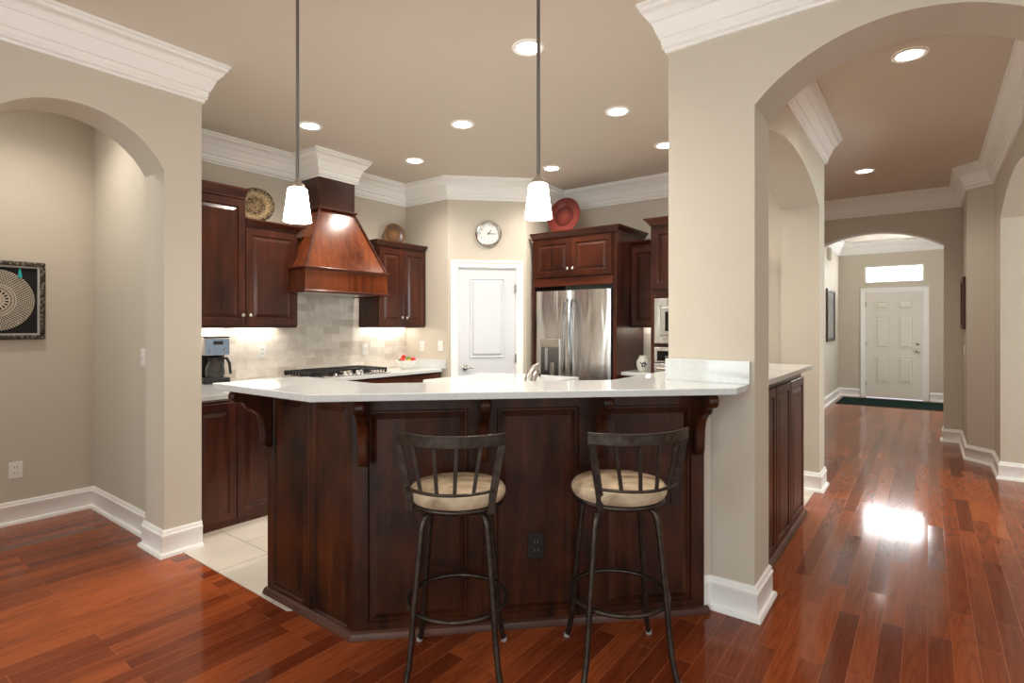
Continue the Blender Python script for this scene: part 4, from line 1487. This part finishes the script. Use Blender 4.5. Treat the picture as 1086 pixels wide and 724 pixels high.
hf = thing('framed_picture', 'dark wood frame seen edge-on on the right hall wall', 'picture', (0.33, 7.95, 1.36))
mb = MB()
frame_rect(mb, FHr, -8.15, -7.72, 1.36, 1.93, 0.002, 0.03, 0.05)
mb.build('frame', 'dark_frame', hf, bevel=0.004)
MB().box(-8.10, -7.77, 0.002, 0.012, 1.41, 1.88, FHr).build('print', 'art_print', hf)

# ------------------------------------------------------------------ door mat
dm = thing('door_mat', 'dark green runner mat before the front door', 'mat', (-0.55, 12.05, 0.0))
MB().box(-1.32, 0.22, 11.5, 12.6, 0.001, 0.012).build('pile', 'door_mat_pile', dm, bevel=0.004)
mb = MB()
for q_ in ((-1.34, 0.24, 11.48, 11.5), (-1.34, 0.24, 12.6, 12.62), (-1.34, -1.32, 11.5, 12.6), (0.22, 0.24, 11.5, 12.6)):
    mb.box(q_[0], q_[1], q_[2], q_[3], 0.001, 0.008)
mb.build('binding', 'black_plastic', dm)


# ------------------------------------------------------------------ bar stools
def make_stool(label, loc, rz, back_rz, back_dx=0.0):
    root = thing('bar_stool', label, 'bar stool', (0, 0, 0), 'metal bar stools at the bar')
    seat = MB().lathe([(0, 0.690), (0.150, 0.690), (0.186, 0.698), (0.196, 0.715), (0.196, 0.730), (0.184, 0.746), (0.14, 0.757), (0.07, 0.762), (0, 0.763)], (0, 0, 0), 48).build('seat', 'suede', root, smooth=True, world=False)
    n = 48
    MB().tube([(0.178 * math.cos(2 * PI * k / n), 0.178 * math.sin(2 * PI * k / n), 0.686) for k in range(n + 1)], 0.011, 10, caps=False).build('seat_rim', 'stool_metal', root, smooth=True, world=False)
    MB().lathe([(0, 0.655), (0.105, 0.655), (0.11, 0.662), (0.11, 0.672), (0.09, 0.684), (0, 0.684)], (0, 0, 0), 28).build('swivel_plate', 'stool_metal', root, smooth=True, world=False)
    for sx, sy in ((1, 1), (-1, 1), (-1, -1), (1, -1)):
        cs = [(0.050, 0.664), (0.085, 0.664), (0.105, 0.660), (0.117, 0.648), (0.123, 0.628), (0.128, 0.590), (0.140, 0.45), (0.152, 0.307), (0.159, 0.20), (0.168, 0.10), (0.178, 0.04), (0.186, 0.010)]
        leg = MB().tube([(sx * a, sy * a, z) for a, z in cs], 0.0118, 12).build('leg', 'stool_metal', root, smooth=True, world=False)
        MB().lathe([(0, 0.0), (0.013, 0.0), (0.0145, 0.006), (0.0135, 0.018), (0, 0.018)], (sx * 0.187, sy * 0.187, 0.0), 12).build('glide', 'rubber_grey', leg, smooth=True, world=False)
    MB().tube([(0.200 * math.cos(2 * PI * k / n), 0.200 * math.sin(2 * PI * k / n), 0.285) for k in range(n + 1)], 0.0095, 10, caps=False).build('foot_ring', 'stool_metal', root, smooth=True, world=False)
    # back: flared uprights, curved top rail and lower rail, four spindles

    def rail_pt(f, z, half, y_end, y_mid):
        x = half * f
        return Vector((x, y_end + (y_mid - y_end) * (1 - f * f), z))
    mb = MB()
    top = [rail_pt(-1 + 2 * k / 16, 0.962 + 0.0, 0.218, -0.135, -0.225) for k in range(17)]
    mb.ribbon(top, 0.045, 0.009, (0, 0, 1))
    for s_ in (-1, 1):
        mb.ribbon([(s_ * 0.160, -0.125, 0.672), (s_ * 0.163, -0.126, 0.72), (s_ * 0.180, -0.130, 0.82), (s_ * 0.203, -0.135, 0.94)], 0.030, 0.010, (1, 0.0, 0))
    low = [rail_pt(-1 + 2 * k / 12, 0.762, 0.168, -0.135, -0.212) for k in range(13)]
    mb.tube(low, 0.007, 8)
    back = mb.build('backrest', 'stool_metal', root, smooth=False, world=False, bevel=0.0015)
    for f in (-0.60, -0.20, 0.20, 0.60):
        a = rail_pt(f, 0.762, 0.168, -0.135, -0.212)
        b = rail_pt(f, 0.950, 0.218, -0.135, -0.225)
        MB().ribbon([a, (a + b) / 2, b], 0.014, 0.007, (1, 0, 0)).build('spindle', 'stool_metal', back, world=False)
    root.location = loc
    root.rotation_euler = (0, 0, rz)
    back.rotation_euler = (0, 0, back_rz)
    back.location = (back_dx, 0, 0)
    return root


# local -y is the back; world direction of the back = rz - 90 deg
make_stool('left metal bar stool with tan suede seat, facing the bar squarely', (-1.535, 1.668, 0), R(37), R(-5), -0.006)
make_stool('right metal bar stool with tan suede seat, back turned towards pillar', (-1.03, 2.105, 0), R(40.5), R(12), 0.020)


# ------------------------------------------------------------------ pendants
def pendant(label, x, y, z_bot):
    t_ = thing('pendant_light', label, 'pendant light', (x, y, CEIL), 'pendants over the bar')
    MB().lathe([(0, CEIL), (0.062, CEIL - 0.0005), (0.060, CEIL - 0.018), (0.02, CEIL - 0.028), (0, CEIL - 0.028)], (x, y, 0), 28).build('canopy', 'nickel', t_, smooth=True)
    MB().tube([(x, y, CEIL - 0.02), (x, y, z_bot + 0.175)], 0.0075, 10).build('rod', 'rod_metal', t_, smooth=True)
    MB().lathe([(0.008, z_bot + 0.190), (0.014, z_bot + 0.178), (0.030, z_bot + 0.164), (0.036, z_bot + 0.150), (0.034, z_bot + 0.142), (0, z_bot + 0.142)], (x, y, 0), 24).build('cap', 'nickel', t_, smooth=True)
    MB().lathe([(0.034, z_bot + 0.150), (0.042, z_bot + 0.142), (0.048, z_bot + 0.09), (0.060, z_bot), (0.057, z_bot), (0.044, z_bot + 0.09), (0.038, z_bot + 0.138), (0.031, z_bot + 0.146)], (x, y, 0), 32, closed=False).build('shade', 'shade_glass', t_, smooth=True)
    MB().lathe([(0, z_bot + 0.05), (0.02, z_bot + 0.055), (0.03, z_bot + 0.08), (0.02, z_bot + 0.11), (0.012, z_bot + 0.14), (0, z_bot + 0.14)], (x, y, 0), 16).build('bulb', 'light_lens', t_, smooth=True)
    d = bpy.data.lights.new('pendant_lamp', 'POINT')
    d.energy = 6
    d.color = WARM
    d.shadow_soft_size = 0.05
    o = bpy.data.objects.new('pendant_lamp', d)
    C.objects.link(o)
    o.location = (0, 0, z_bot - 0.06 - CEIL)
    o.parent = t_


def at_px(u, v, dist):
    th = R(37)
    s_, c_ = math.sin(th), math.cos(th)
    r_ = (u - 543) / F_PX
    return ((-s_ + r_ * c_) * dist, (c_ + r_ * s_) * dist, CAM_H + (346 - v) / F_PX * dist)


px = at_px(315.5, 235, 2.45)
pendant('left glass pendant light hanging before the range hood', *px)
px = at_px(571, 231.5, 2.38)
pendant('right glass pendant light hanging before the pantry door wall', *px)


# ------------------------------------------------------------------ recessed ceiling lights
def downlight(label, x, y, k=1.0):
    t_ = thing('downlight', label, 'ceiling light', (x, y, CEIL), 'recessed ceiling lights')
    MB().lathe([(0.070, CEIL - 0.001), (0.070, CEIL - 0.006), (0.088, CEIL - 0.010), (0.096, CEIL - 0.006), (0.097, CEIL - 0.0005)], (x, y, 0), 36, closed=False).build('trim_ring', 'trim_white', t_, smooth=True)
    MB().lathe([(0, CEIL - 0.002), (0.071, CEIL - 0.002), (0.071, CEIL - 0.004), (0.04, CEIL - 0.007), (0, CEIL - 0.008)], (x, y, 0), 32).build('lens', 'light_lens', t_, smooth=True)
    d = bpy.data.lights.new('downlight_lamp', 'SPOT')
    d.energy = K_SPOT * k
    d.color = WARM
    d.spot_size = R(140)
    d.spot_blend = 0.9
    d.shadow_soft_size = 0.06
    o = bpy.data.objects.new('downlight_lamp', d)
    C.objects.link(o)
    o.location = (0, 0, -0.03)
    o.parent = t_


downlight('largest recessed ceiling light, crossed by the right pendant rod', -1.90, 2.68)
downlight('recessed ceiling light midway between the two pendant rods, nearer one', -3.05, 3.37)
downlight('recessed ceiling light before the crown corner right of the hood', -4.10, 3.82)
downlight('recessed ceiling light right of the right pendant rod, second nearest', -1.91, 3.89)
downlight('recessed ceiling light above the red plate', -3.15, 4.87)
downlight('recessed ceiling light half hidden by the pillar edge', -1.92, 4.88)
downlight('recessed ceiling light just right of the left pendant rod', -4.08, 2.64)
downlight('large recessed ceiling light in the hall seen through the arch', -0.09, 4.15, 0.6)
downlight('small recessed ceiling light deep in the hall', -0.54, 6.97, 0.6)

downlight('recessed ceiling light inside the left alcove', -4.5, 0.95, 0.55)
downlight('added unseen ceiling light in the living room, left of the bar', -2.1, 0.2, 0.2)  # living-room lamps are unseen, added to warm the floor and bar front
downlight('added unseen ceiling light in the living room, before the bar stools', -0.3, 0.9, 0.22)
downlight('added unseen ceiling light in the living room, before the hall arch', 1.3, 1.1, 0.2)
downlight('recessed ceiling light in the foyer before the front door', -0.56, 11.1, 0.5)
